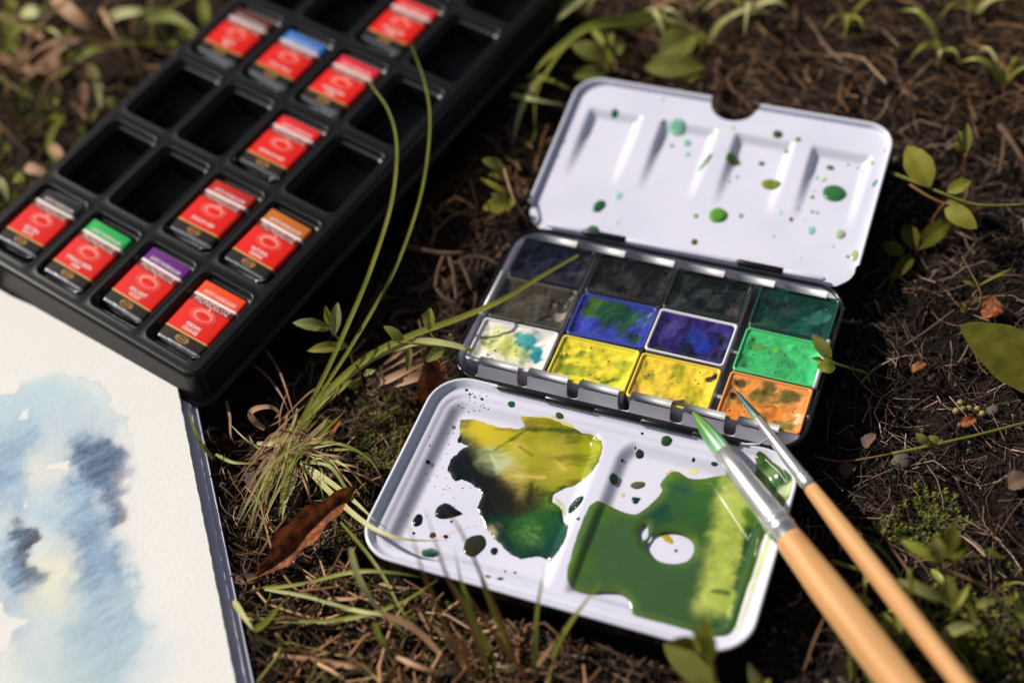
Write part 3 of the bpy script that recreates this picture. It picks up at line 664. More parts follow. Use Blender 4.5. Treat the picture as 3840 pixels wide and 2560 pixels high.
smear([(1010, 660), (1050, 690), (1070, 760), (1050, 740), (1020, 700)], (200, 208, 160), 55, .06)
smear([(700, 800), (722, 812), (735, 850), (715, 870), (690, 835)], (200, 192, 160), 56, .05)
smear([(420, 860), (520, 815), (630, 790), (635, 800), (530, 830), (430, 868)], (222, 206, 214), 57, .03)
DR = [(478, 735, 50, 36, (10, 14, 14), 0.3, .15, .8), (345, 778, 22, 30, (10, 12, 18), .3, .2, 0), (405, 935, 38, 32, (20, 84, 56), .45, .2, 0), (622, 900, 50, 50, (38, 40, 24), .12, 0, 0), (716, 927, 18, 16, (24, 24, 22), .3, 0, 0),
  (1112, 700, 26, 40, (16, 44, 30), .3, -.4, 0), (481, 857, 12, 9, (40, 18, 14), .3, 0, 0), (418, 850, 16, 13, (84, 42, 22), .2, 0, 0), (326, 840, 7, 7, (20, 18, 20), .3, 0, 0), (396, 495, 10, 10, (14, 18, 18), .3, 0, 0),
  (552, 385, 14, 17, (14, 26, 26), .3, 0, 0), (519, 326, 10, 9, (124, 136, 96), .3, 0, 0), (800, 212, 18, 13, (30, 92, 50), .3, -.2, 0), (1033, 268, 21, 13, (54, 96, 36), .35, -.2, 0), (1065, 245, 10, 7, (36, 84, 50), .3, 0, 0),
  (549, 120, 14, 8, (18, 42, 46), .3, 0, 0), (582, 145, 8, 6, (18, 32, 36), .3, 0, 0), (598, 165, 6, 5, (18, 28, 30), .3, 0, 0), (655, 187, 6, 5, (18, 28, 30), .3, 0, 0), (686, 1048, 14, 7, (36, 10, 26), .3, -.2, 0),
  (770, 1025, 7, 6, (30, 12, 24), .3, 0, 0), (746, 1062, 16, 8, (30, 12, 24), .3, .5, 0), (818, 1031, 8, 6, (40, 16, 30), .3, 0, 0), (1125, 770, 7, 7, (20, 24, 22), .3, 0, 0), (508, 784, 6, 6, (80, 24, 24), .2, 0, 0),
  (1553, 390, 25, 22, (34, 78, 36), .35, 0, 0), (1423, 458, 21, 16, (40, 52, 40), .35, 0, 0), (1300, 578, 22, 25, (24, 66, 34), .4, 0, 0), (1402, 680, 17, 17, (20, 56, 32), .4, .7, .5), (1415, 607, 36, 17, (84, 94, 58), .2, .55, 0),
  (1338, 655, 14, 10, (206, 208, 182), .1, 0, 0), (1340, 488, 7, 6, (20, 30, 26), .3, 0, 0), (1436, 356, 7, 6, (24, 36, 30), .3, 0, 0), (1403, 428, 5, 5, (24, 36, 30), .3, 0, 0), (1685, 484, 8, 7, (36, 48, 40), .3, 0, 0),
  (1787, 504, 17, 7, (50, 62, 46), .3, 0, 0), (1795, 455, 9, 8, (40, 52, 46), .3, 0, 0), (1570, 262, 9, 6, (30, 52, 40), .3, 0, 0), (1985, 1148, 14, 22, (60, 66, 62), .3, 0, 0), (1600, 925, 8, 8, (120, 110, 100), .1, 0, 0), (1555, 862, 40, 14, (180, 160, 40), .1, -.5, 0)]
rs = random.Random(4)
for _ in range(46): DR.append((rs.gauss(480, 90), rs.gauss(560, 150), rs.uniform(1.6, 3.6), rs.uniform(1.6, 3.4), (30, 22, 28), .3, 0, 0))
for _ in range(22): DR.append((rs.gauss(640, 45), rs.gauss(205, 35), rs.uniform(1.6, 4), rs.uniform(1.5, 3), (22, 30, 34), .3, 0, 0))
for k, (a, b, rx, ry, c, dm, ti, pn) in enumerate(DR):
    p = loc_on(F_FRONT, *E2(a, b), -0.4)
    for _ in range(5): p = loc_on(F_FRONT, *E2(a, b), float(pal_z(p.x, p.y)))
    if float(pal_outer(p.x, p.y)) < 0.3: continue
    pw = 1 / 1.2961 / 112.0
    drop(p.x, p.y, rx * pw, ry * pw / 0.8, c, pal_z, mix, dm, ti, seed=300 + k, pinch=pn, rag=0.1)

# ------------------------------------------------------------------ twelve pans of paint in the tin
def cake_blobs(bg_, extra, seed):
    return bg_, extra, seed
WHITE_PAN = (222, 220, 226)
PANS = [  # col, row(0 front), label, pan colour, base colour, blobs [(u,v,r,colour)], height roughness
 (0, 0, 'white pan smeared with turquoise and yellow green, front left in the tin', WHITE_PAN, (226, 222, 210), [(.3, .62, .3, (226, 226, 160)), (.2, .6, .1, (150, 164, 70)), (.13, .52, .1, (96, 112, 40)), (.45, .45, .2, (190, 200, 90)), (.62, .72, .2, (52, 150, 156)), (.78, .55, .2, (44, 146, 158)), (.82, .38, .13, (40, 130, 150)), (.62, .3, .17, (112, 150, 70)), (.65, .42, .1, (190, 206, 150)), (.5, .1, .3, (232, 226, 200))], .05),
 (1, 0, 'yellow pan stained with olive green', (226, 212, 70), (232, 216, 58), [(.2, .3, .2, (140, 152, 34)), (.42, .35, .16, (160, 164, 40)), (.72, .3, .16, (96, 122, 24)), (.5, .8, .2, (206, 196, 44)), (.85, .6, .2, (176, 178, 36)), (.3, .7, .12, (120, 138, 40)), (.1, .6, .15, (228, 210, 60)), (.6, .55, .2, (232, 212, 52))], .05),
 (2, 0, 'golden yellow pan with olive streaks and a black corner', (232, 200, 66), (236, 204, 60), [(.18, .6, .16, (140, 142, 36)), (.5, .75, .18, (168, 160, 36)), (.7, .5, .2, (206, 186, 40)), (.35, .35, .2, (214, 190, 60)), (.95, .82, .1, (38, 32, 20)), (.88, .74, .1, (44, 38, 20)), (.55, .06, .14, (60, 54, 28)), (.7, .1, .12, (90, 82, 34)), (.8, .3, .18, (196, 184, 40)), (.1, .2, .2, (236, 188, 70))], .06),
 (13, 0, 'orange pan streaked with moss green, front right in the tin', (228, 148, 76), (224, 146, 72), [(.16, .8, .1, (92, 74, 40)), (.12, .55, .1, (24, 24, 22)), (.22, .45, .07, (16, 20, 22)), (.5, .82, .2, (116, 96, 40)), (.75, .75, .2, (110, 96, 44)), (.4, .6, .2, (130, 104, 42)), (.55, .12, .2, (124, 116, 44)), (.8, .14, .16, (140, 122, 48)), (.92, .35, .13, (224, 206, 168)), (.6, .4, .2, (220, 126, 48)), (.2, .2, .2, (228, 130, 44))], .05),
 (0, 1, 'grey brown pan with a dark wet hollow', (90, 84, 74), (58, 52, 42), [(.7, .65, .14, (22, 24, 22)), (.3, .4, .25, (74, 66, 52)), (.5, .7, .2, (80, 70, 56)), (.6, .3, .2, (74, 68, 54)), (.9, .4, .12, (140, 130, 118)), (.65, .15, .2, (40, 50, 46)), (.1, .15, .2, (60, 54, 46))], .05),
 (1, 1, 'ultramarine pan half covered by dark green', (58, 70, 160), (46, 56, 150), [(.55, .55, .34, (26, 64, 52)), (.3, .72, .2, (40, 84, 44)), (.2, .85, .2, (64, 96, 34)), (.15, .6, .14, (56, 92, 44)), (.5, .7, .25, (30, 76, 50)), (.75, .7, .2, (36, 80, 46)), (.5, .4, .2, (34, 62, 86)), (.85, .6, .1, (70, 88, 180)), (.9, .85, .16, (40, 66, 120)), (.6, .35, .18, (28, 56, 60)), (.85, .25, .14, (30, 66, 56)), (.12, .3, .2, (60, 72, 180)), (.5, .08, .3, (52, 60, 160))], .05),
 (2, 1, 'violet pan with a wet blue hollow', WHITE_PAN, (40, 28, 92), [(.55, .55, .2, (30, 48, 124)), (.65, .4, .18, (36, 50, 150)), (.2, .6, .2, (66, 54, 126)), (.25, .85, .2, (60, 50, 110)), (.85, .6, .14, (18, 26, 40)), (.9, .3, .14, (16, 20, 38)), (.5, .08, .25, (18, 20, 40)), (.15, .12, .16, (20, 26, 34)), (.8, .85, .2, (58, 50, 120))], .05),
 (13, 1, 'bright emerald pan with a darker wet patch', (70, 186, 110), (64, 186, 108), [(.5, .5, .2, (60, 158, 92)), (.62, .42, .16, (56, 150, 92)), (.45, .7, .1, (110, 176, 50)), (.18, .65, .16, (74, 140, 64)), (.1, .25, .2, (56, 160, 90)), (.85, .75, .2, (84, 200, 126)), (.9, .3, .2, (58, 190, 118)), (.5, .1, .3, (60, 172, 100))], .045),
 (0, 2, 'deep navy pan at the back left of the tin', (30, 28, 40), (7, 8, 20), [(.25, .35, .2, (22, 22, 38)), (.9, .4, .14, (52, 42, 54)), (.6, .2, .2, (36, 28, 40)), (.4, .1, .2, (22, 34, 36)), (.5, .7, .4, (8, 12, 32))], .05),
 (1, 2, 'black brown pan with a glossy sheen', (44, 40, 38), (16, 13, 12), [(.45, .5, .2, (40, 38, 36)), (.6, .3, .2, (36, 34, 32)), (.85, .5, .2, (28, 22, 20)), (.2, .6, .2, (26, 22, 20)), (.15, .2, .2, (52, 44, 42))], .05),
 (2, 2, 'green black pan with a glossy sheen', (40, 48, 44), (9, 16, 14), [(.45, .55, .18, (40, 46, 42)), (.6, .35, .16, (44, 48, 44)), (.8, .7, .2, (14, 24, 22)), (.15, .3, .2, (44, 52, 40)), (.2, .8, .2, (34, 44, 36)), (.85, .25, .14, (62, 52, 48))], .05),
 (13, 2, 'dark viridian pan at the back right of the tin', (18, 70, 58), (8, 52, 42), [(.38, .66, .16, (30, 50, 46)), (.45, .5, .12, (36, 54, 52)), (.2, .6, .14, (14, 30, 28)), (.85, .55, .2, (40, 98, 84)), (.6, .2, .3, (16, 74, 62)), (.2, .2, .16, (36, 74, 52))], .04)]
PWID, PDEP = 2.86, 2.04
M['pan_white'] = mat('pan_plastic', (206, 206, 214), rough=0.3, noise=(60, (186, 184, 188), 4, .45, .7))
def pan_meshes(name, col):
    m_ = mat(name, col, rough=0.25, spec=0.5, coat=0.2)
    P = lambda i, z: rr(PWID - 2 * i, PDEP - 2 * i, 0.13, z, 0, 0, 4)
    v, f = loft([P(0.12, -1.4), P(0.1, -1.38), P(0.01, -0.05), P(0.0, 0.0), P(0.03, 0.03), P(0.07, 0.02), P(0.1, -0.05), P(0.12, -0.3)], True, False)
    return mesh_data('pan', v, f, [M['pan_white'], m_], True, None, [0 if k < 2 * 20 else 1 for k in range(len(f) - 1)] + [0])
for k, (c_, r_, lab, pc, bc, bl, hr) in enumerate(PANS):
    x = (-4.43, -1.42, 1.5)[c_] if c_ < 3 else 4.66
    y = (-2.04, 0.1, 2.23)[r_] + RND.uniform(-.03, .03)
    root = empty('paint_pan', F_BASE @ Matrix.Translation((x + RND.uniform(-.02, .02), y, 0.02)) @ Matrix.Rotation(RND.uniform(-.012, .012), 4, 'Z'), lab, 'paint pan', 'paint pans in the tin')
    place('pan_body', pan_meshes('pan_%d' % k, pc), root)
    nx, ny = 58, 42; U, V_ = np.meshgrid(np.linspace(0, 1, nx), np.linspace(0, 1, ny))
    X = (U - .5) * (PWID - 0.13); Y = (V_ - .5) * (PDEP - 0.13)
    blobs = [((a - .5) * PWID, (b - .5) * PDEP, rr_ * 2.9, cc) for a, b, rr_, cc in bl]
    wsum = sum(np.exp(-(((X - a) ** 2 + (Y - b) ** 2) / (rr_ * 0.55) ** 2)) for a, b, rr_, cc in blobs)
    cb = blend(X, Y, [(a, b, rr_ * .62, cc) for a, b, rr_, cc in blobs], 0.3, 100 + 9 * k, 2.0, 2.6)
    n1 = fbm(X * 2.2, Y * 3.0, 200 + k, 5); wmix = sstep(0.2, 0.6, np.clip(wsum, 0, 1.3) + (n1 - .5) * 1.3)[..., None]
    C = lin(bc) * (1 - wmix) + cb * wmix
    n2 = fbm(X * 5, Y * 5, 300 + k, 4)[..., None]; C = C * (0.8 + 0.4 * fbm(X * 1.5 + Y, Y * 6 - X * 2, 350 + k, 3)[..., None]) * (.94 + .12 * n2)
    edge = np.minimum(np.minimum(U, 1 - U) * PWID, np.minimum(V_, 1 - V_) * PDEP)
    dish = sstep(0, 0.35, edge)
    Z = -0.035 - 0.11 * dish + hr * 2.4 * (fbm(X * 1.9, Y * 1.9, 400 + k, 4) - .5) * sstep(0, .25, edge) + 0.03 * (n1 - .5) + sstep(0, .2, edge) * (.10 * (fbm(X * 3.2, Y * 3.2, 500 + k, 3) - .5) + .05 * np.abs(fbm(X * 2.4, Y * 2.4, 600 + k, 4) - .5))
    i = np.arange(nx * ny).reshape(ny, nx); Fq = np.stack([i[:-1, :-1], i[:-1, 1:], i[1:, 1:], i[1:, :-1]], -1).reshape(-1, 4)
    rb = random.Random(700 + k)                  # beads and bubbles of wet paint
    for q in range(14 if (r_ == 2 or c_ == 13) else 9):
        u, w = rb.uniform(.08, .92), rb.uniform(.08, .92); iu, iv = int(u * (nx - 1)), int(w * (ny - 1)); zz = float(Z[iv, iu]); rad = rb.uniform(.018, .05)
        drop(float(X[iv, iu]), float(Y[iv, iu]), rad * rb.uniform(.8, 1.4), rad, tuple(int(255 * min(1, float(ch) ** .4545)) for ch in C[iv, iu]), lambda a, b, zz=zz: zz, root, .8, rb.uniform(0, 3), 'paint_bead', 50 * k + q)
    obj('paint_cake', np.stack([X, Y, Z], -1).reshape(-1, 3), Fq, M['cake'], root, True, C.reshape(-1, 3))

# ------------------------------------------------------------------ black storage tray
PI_, PJ = 2.82, 3.9257
tray = empty('pan_tray', F_TRAY, 'long black plastic tray with wells for pans, resting on the sketchbook corner', 'tray')
OW, OL = 2.5, 3.44
def cell_boundary(pts):
    out = []
    for x, y, z in pts:
        s = min((PI_ / 2) / abs(x) if abs(x) > 1e-6 else 1e9, (PJ / 2) / abs(y) if abs(y) > 1e-6 else 1e9); out.append((x * s, y * s, 0.0))
    return out
def well_loop(i, z, r): return rr(OW - 2 * i, OL - 2 * i, r, z, 0, 0, 7)
base_l = well_loop(0, 0, .34)
bl = cell_boundary(base_l)
# exact corners
for q in range(4):
    k = q * 8 + 4 - (0 if True else 0)
    sx = 1 if bl[k][0] > 0 else -1; sy = 1 if bl[k][1] > 0 else -1; bl[k] = (sx * PI_ / 2, sy * PJ / 2, 0)
wl_loops = [bl, well_loop(-0.05, 0.0, .38), well_loop(-0.02, 0.012, .36), well_loop(0.02, -0.005, .33), well_loop(0.05, -0.06, .3), well_loop(0.08, -0.2, .28), well_loop(0.11, -0.235, .27), well_loop(0.17, -0.25, .24), well_loop(0.2, -0.28, .22), well_loop(0.235, -0.5, .2), well_loop(0.27, -1.22, .18), well_loop(0.34, -1.3, .14)]
v, f = loft(wl_loops, False, True)
well_me = mesh_data('well', v, f, M['black_plastic'], True)
CELLS = {}
for j in range(1, 7):
    for i in range(1, 5):
        cx, cy = i * PI_ - .05 - OW / 2, j * PJ - .05 - OL / 2
        CELLS[(i, j)] = (cx, cy); place('well', well_me, tray, Matrix.Translation((cx, cy, 0)))
x0, x1 = CELLS[(1, 1)][0] - PI_ / 2, CELLS[(4, 1)][0] + PI_ / 2; y0, y1 = CELLS[(1, 1)][1] - PJ / 2, CELLS[(1, 6)][1] + PJ / 2
tw, tl = x1 - x0, y1 - y0; tcx, tcy = (x0 + x1) / 2, (y0 + y1) / 2
inner = []
for x, y, z in rr(tw + .3, tl + .3, .5, 0, 0, 0, 8):
    s = min((tw / 2) / max(abs(x), 1e-6), (tl / 2) / max(abs(y), 1e-6)); inner.append((max(-tw / 2, min(tw / 2, x)) + tcx, max(-tl / 2, min(tl / 2, y)) + tcy, 0))
T = lambda g, z, r: rr(tw + 2 * g, tl + 2 * g, r, z, tcx, tcy, 8)
v, f = loft([inner, T(.12, 0, .45), T(.2, -.02, .5), T(.27, -.09, .55), T(.3, -.2, .58), T(.42, -1.3, .6), T(.47, -1.42, .62), T(.58, -1.45, .68), T(.58, -1.5, .68), T(.3, -1.5, .6)])
obj('tray_frame', v, f, M['black_plastic'], tray)

# ------------------------------------------------------------------ wrapped pans
def text_mesh(body, size, bold=0.0, sx=1.0, mat_=None, spacing=1.0):
    cu = bpy.data.curves.new('lettering', 'FONT'); cu.body = body; cu.size = size * S; cu.align_x = 'CENTER'; cu.align_y = 'CENTER'
    cu.resolution_u = 2; cu.offset = bold * S; cu.space_character = spacing; cu.space_line = 0.9
    o = bpy.data.objects.new('lettering', cu); COL.objects.link(o)
    dg = bpy.context.evaluated_depsgraph_get(); me = bpy.data.meshes.new_from_object(o.evaluated_get(dg))
    bpy.data.objects.remove(o); bpy.data.curves.remove(cu)
    n = len(me.vertices); co = np.zeros(n * 3); me.vertices.foreach_get('co', co); co = co.reshape(-1, 3); co[:, 0] *= sx; me.vertices.foreach_set('co', co.ravel())
    me.materials.clear(); me.materials.append(mat_); me.update(); return me
WW, WH_, WL = 2.1, 1.12, 2.86
def xsec(w, h, r, y, k=4):       # cross-section ring in xz, top at z=0
    return [(x, y, z - h / 2) for x, z, _ in rr(w, h, r, 0, 0, 0, k)]
Y0 = -WL / 2; yb = lambda t: Y0 + 0.16 + t * (WL - 0.2)
def sleeve(a, b, g=0.0, mm=None, name='sleeve', r=.14):
    v, f = loft([xsec(WW + g, WH_ + g, r, yb(a)), xsec(WW + g, WH_ + g, r, yb(b))]); return mesh_data(name, [(x, y, z + g / 2) for x, y, z in v], [q[::-1] for q in f], mm, True)
BANDS = [('black_band', 0.0, .155, 'p_black'), ('gold_line', .155, .18, 'p_gold'), ('red_sleeve', .18, .645, 'p_red'), ('maroon_band', .645, .752, 'p_maroon'), ('white_line', .752, .792, 'p_white')]
band_me = [(n, sleeve(a, b, 0, M[mm], n)) for n, a, b, mm in BANDS]
def foil_me():
    rngf = random.Random(2); loops = []
    for (y, s) in ((Y0 - .02, .55), (Y0 + .02, .8), (Y0 + .08, .95), (Y0 + .18, .97), (0, .95), (-Y0 - .12, .95), (-Y0 - .02, .93), (-Y0 + .04, .6)):
        loops.append([(x * s + rngf.uniform(-.012, .012), y + rngf.uniform(-.015, .015), (z + WH_ / 2) * s - WH_ / 2 + rngf.uniform(-.012, .012)) for x, _, z in xsec(WW, WH_, .12, 0, 4)])
    v, f = loft(loops, True, True); return mesh_data('foil', v, [q[::-1] for q in f], M['foil'], False)
FOIL = foil_me()
BRAND = text_mesh('MONDELUZ', .32, .0, 1.0, M['p_cream'], 1.1); ART = text_mesh("ARTISTS' WATERCOLOUR",   .2, .003, .66, M['p_white'], 1.05); SEAL = text_mesh('ART COLLECTION', .085, .003, 1.0, M['p_gold'])
def fit(me, w):
    co = np.zeros(len(me.vertices) * 3); me.vertices.foreach_get('co', co); co = co.reshape(-1, 3); s = w * S / (co[:, 0].max() - co[:, 0].min()); co[:, 0] *= s; me.vertices.foreach_set('co', co.ravel()); me.update()
fit(BRAND, 1.62); fit(ART, 1.52); fit(SEAL, .62)
def ring_mesh():
    mb = MB()
    for (rx, ry, wd, off) in ((.42, .22, .095, 0), (.5, .275, .022, -.01), (.57, .315, .016, -.02), (.31, .14, .014, .01)):
        n = 36; v = []; f = []
        for q in range(n):
            a = 2 * pi * q / n; th = wd * (0.75 + 0.35 * sin(a - .6))
            v += [(rx * cos(a), ry * sin(a) + off, 0), ((rx - th) * cos(a), (ry - th * .8) * sin(a) + off, 0)]
        for q in range(n):
            j = (q + 1) % n; f.append((2 * q, 2 * j, 2 * j + 1, 2 * q + 1))
        mb.add(v, f)
    return mesh_data('ring_emblem', mb.v, mb.f, M['p_pink'], False)
def dropm():
    v = [(.055 * cos(a) * (1 if sin(a) < 0 else (1 - sin(a)) ** .8), .06 * sin(a) if sin(a) < 0 else .15 * sin(a), 0) for a in [2 * pi * q / 16 for q in range(16)]]
    return mesh_data('drop_emblem', v, [tuple(range(16))], M['p_pink'], False)
def sealm():
    mb = MB(); r_ = random.Random(8)
    for q in range(13):
        a = pi * q / 12; l = .08 + .05 * sin(a) + (.03 if q % 2 else 0)
        for sg in (1, -1):
            x, y = .2 * cos(a), sg * (.05 + .03 * sin(a)); dx, dy = cos(a) * .12, sg * sin(a) * l; px, py = -dy * .08, dx * .08
            mb.add([(x - px, y - py, 0), (x + px, y + py, 0), (x + dx, y + dy, 0)], [(0, 1, 2) if sg > 0 else (0, 1, 2)])
    return mesh_data('seal_emblem', mb.v, mb.f, M['p_gold'], False)
RING, DROPM, SEALM = ring_mesh(), dropm(), sealm()
WRAPPED = [((1, 1), 'NEUTRAL\nBLACK', (30, 26, 28), 'red wrapped pan with a black top band lettered NEUTRAL BLACK', 'black'),
 ((2, 1), 'EMERALD GREEN\nDARK', (46, 168, 84), 'red wrapped pan with a green top band lettered EMERALD GREEN DARK', 'green'),
 ((3, 1), 'BRILLIANT\nVIOLET', (104, 30, 124), 'red wrapped pan with a purple top band lettered BRILLIANT VIOLET', 'violet'),
 ((4, 1), 'PERSIAN\nORANGE', (240, 74, 26), 'red wrapped pan with an orange top band lettered PERSIAN ORANGE', 'orange'),
 ((3, 2), 'ENGLISH RED', (188, 40, 30), 'red wrapped pan with a brick red top band lettered ENGLISH RED', 'brick'),
 ((4, 2), 'NATURAL\nSIENNA', (190, 104, 34), 'red wrapped pan with a brown ochre top band lettered NATURAL SIENNA', 'ochre'),
 ((3, 3), 'VERMILION RED', (226, 40, 44), 'red wrapped pan with a scarlet top band, alone in the third row from the front', 'scarlet'),
 ((1, 4), 'INDIAN\nRED', (96, 34, 34), 'red wrapped pan with a dark maroon brown top band', 'brown'),
 ((2, 4), 'COBALT BLUE', (60, 116, 196), 'red wrapped pan with a bright blue top band', 'blue'),
 ((3, 4), 'CARMINE RED\nDARK', (216, 40, 58), 'red wrapped pan with a crimson top band, beside the blue banded one', 'crimson'),
 ((3, 5), 'PYRROLE RED\nDARK', (222, 44, 50), 'red wrapped pan with a pale red top band, directly behind the crimson banded one', 'rose'),
 ((3, 6), 'ROSE\nPINK', (226, 70, 96), 'red wrapped pan at the far end of the tray, only its silver end showing', 'pink')]
for (cell, nm, col, lab, cn) in WRAPPED:
    cx, cy = CELLS[cell]
    F = F_TRAY @ Matrix.Translation((cx + RND.uniform(-.05, .05), cy + RND.uniform(-.1, .12), -.06 + RND.uniform(-.04, .05))) @ Matrix.Rotation(RND.uniform(-.035, .035), 4, 'Z') @ Matrix.Rotation(RND.uniform(-.03, .03), 4, 'X') @ Matrix.Rotation(RND.uniform(-.025, .025), 4, 'Y')
    root = empty('wrapped_pan', F, lab, 'wrapped pan', 'wrapped pans in the tray')
    place('foil', FOIL, root)
    for n_, me in band_me: place(n_, me, root)
    place('colour_band', sleeve(.792, 1.0, 0, flat('band_' + cn, col, .28, coat=.2), 'colour_band'), root)
    TT = lambda x, y: Matrix.Translation((x, y, 0.006))
    o = place('brand_lettering', BRAND, root, TT(0.0, yb(.698))); place('range_lettering', ART, root, TT(.03, yb(.85)))
    t = text_mesh(nm, .225, .002, .8, M['p_white'])
    if len(nm) > 11 and '\n' not in nm or 'GREEN' in nm: fit(t, 1.3)
    place('name_lettering', t, root, TT(0, yb(.275)))
    place('ring_emblem', RING, root, TT(0, yb(.51))); place('drop_emblem', DROPM, root, TT(.05, yb(.625)))
    place('seal_emblem', SEALM, root, TT(0, yb(.075))); place('seal_lettering', SEAL, root, TT(0, yb(.075)))

# ------------------------------------------------------------------ sketchbook with a wash painting
book = empty('sketchbook', F_BOOK, 'sketchbook of rough white paper with a loose blue watercolour wash on its top sheet', 'sketchbook')
def BK(l): return [(lambda p: (p.x, p.y) + tuple(q[2:]))(loc_on(F_BOOK, q[0], q[1], 0)) for q in l]
pcm = 1.633 / 118.0          # photograph pixel (2352 scale) to cm near the book
WB = [(75, 900, 60, (176, 204, 214), .55), (130, 880, 50, (184, 208, 216), .6), (160, 940, 70, (172, 198, 214), .6), (60, 1000, 80, (160, 190, 210), .7), (30, 1060, 70, (140, 170, 198), .75),
 (230, 960, 60, (190, 208, 216), .5), (200, 1030, 60, (128, 156, 186), .75), (235, 1060, 62, (66, 88, 124), 1.4), (215, 1085, 52, (66, 88, 122), 1.4), (270, 1100, 40, (78, 102, 138), 1.2), (225, 1020, 46, (84, 108, 142), 1.1), (270, 1070, 36, (92, 118, 156), .85), (190, 1120, 60, (146, 176, 204), .7),
 (205, 1030, 18, (72, 62, 96), .9), (240, 1020, 24, (84, 92, 132), .9), (265, 1130, 30, (98, 124, 160), .8), (262, 1175, 30, (44, 60, 92), 1.3), (280, 1150, 18, (66, 86, 122), .9), (245, 1190, 26, (98, 126, 160), .8), (190, 1210, 60, (118, 148, 182), .75),
 (150, 1170, 60, (158, 188, 210), .65), (110, 1160, 40, (200, 216, 220), .4), (60, 1150, 40, (150, 182, 206), .6), (55, 1215, 32, (58, 66, 96), 1.3), (55, 1250, 22, (66, 44, 60), .95), (68, 1232, 18, (70, 48, 62), .9), (62, 1280, 26, (60, 70, 102), .95), (66, 1318, 32, (34, 44, 74), 1.5), (40, 1330, 44, (98, 128, 164), .8),
 (20, 1260, 44, (126, 158, 188), .7), (230, 1260, 56, (136, 164, 192), .65), (215, 1310, 50, (120, 152, 186), .75), (260, 1330, 40, (142, 172, 198), .7), (130, 1300, 50, (226, 224, 196), .5), (160, 1380, 60, (214, 220, 204), .55), (110, 1360, 50, (236, 228, 196), .5), (60, 1400, 60, (176, 196, 208), .55),
 (240, 1400, 70, (150, 182, 204), .65), (290, 1380, 40, (188, 208, 214), .5), (180, 1460, 70, (170, 194, 208), .55), (230, 1510, 90, (150, 178, 198), .7), (250, 1440, 70, (156, 182, 200), .7), (160, 1540, 60, (200, 214, 204), .5), (290, 1480, 50, (196, 210, 214), .45), (90, 1520, 50, (196, 206, 208), .4), (40, 1470, 40, (170, 186, 200), .45), (20, 1540, 40, (220, 222, 200), .4), (90, 1060, 30, (236, 232, 218), .5), (105, 1080, 36, (236, 230, 208), .5), (50, 1340, 30, (110, 136, 168), .7),
 (0, 930, 70, (170, 198, 212), .55), (-40, 1100, 120, (140, 172, 198), .6), (-60, 1350, 120, (150, 178, 202), .6), (120, 1650, 140, (176, 198, 210), .5)]
wash_outline = BK([(-120, 900), (-20, 915), (35, 905), (75, 870), (90, 858), (150, 850), (190, 868), (240, 890), (262, 940), (300, 975), (305, 1000), (312, 1080), (305, 1170), (315, 1250), (330, 1310), (360, 1370), (400, 1440), (420, 1480), (410, 1560), (390, 1700), (-120, 1700)])
white_holes = [BK(h) for h in ([(40, 965), (48, 945), (62, 940), (58, 965)], [(120, 1060), (140, 1058), (160, 1058), (152, 1085), (135, 1075), (110, 1072)], [(-30, 1400), (10, 1380), (20, 1415), (75, 1420), (30, 1450), (5, 1500), (-30, 1490)], [(60, 1160), (66, 1145), (70, 1160)])]
def wash(x, y):
    paper = lin((226, 224, 221)); C = np.zeros(x.shape + (3,)) + paper
    wx = x + .75 * (fbm(x * 1.3, y * 1.3, 501, 5) - .5) * 2; wy = y + .6 * (fbm(x * 1.1 + 9, y * 1.1, 502, 5) - .5) * 2
    ins = sdf_poly(wx * .6 + x * .4, wy * .6 + y * .4, wash_outline)
    num = 0; den = 0
    for a, b, r, c, w in WB:
        p = loc_on(F_BOOK, a, b, 0); rr_ = r * pcm * (1.0 if sum(c) > 400 else .8); d2 = ((wx - p.x) / (rr_ * 1.0)) ** 2 + ((wy - p.y) / (rr_ * 1.2)) ** 2
        k = np.exp(-d2 * 1.15) * w; num = num + k[..., None] * lin(c); den = den + k
    den_ = np.clip(den, 1e-6, None)[..., None]; tint = num / den_
    base = lin((216, 222, 222))
    a = np.clip(den, 0, 1) ** .9
    fade = np.clip(sstep(.5, -5.0, y) * .6 + sstep(-6.0, -1.5, x) * sstep(-1, -3, y) * .7, 0, 1)       # the wash dries out softly towards the right and below
    soft = sstep(-.02, .03, ins) * (1 - fade) + sstep(-.3, .9, ins) * fade
    st = fbm(x * 1.4 + y * .5, y * 5.0 - x * 1.5, 88, 4)
    for h in white_holes: soft = soft * sstep(.03, -.02, sdf_poly(wx * .3 + x * .7, wy * .3 + y * .7, h))
    tint = base * (1 - a[..., None]) + tint * a[..., None]
    edge = (sstep(.14, .0, ins) * sstep(-.02, .02, ins) * (1 - fade))[..., None]
    tint = tint * (1 - .1 * edge)
    g = fbm(x * 14, y * 14, 77, 3)[..., None]
    dark = np.clip(1 - tint.mean(-1, keepdims=True) / .6, 0, 1); tint = tint * (1 + dark * ((g - .5) * .9 + (st[..., None] - .5) * 1.9))
    tint = tint * .86 + tint.mean(-1, keepdims=True) * .14
    m_ = (soft * .97)[..., None]
    return np.clip(C * (1 - m_) + tint * m_, 0, .9)
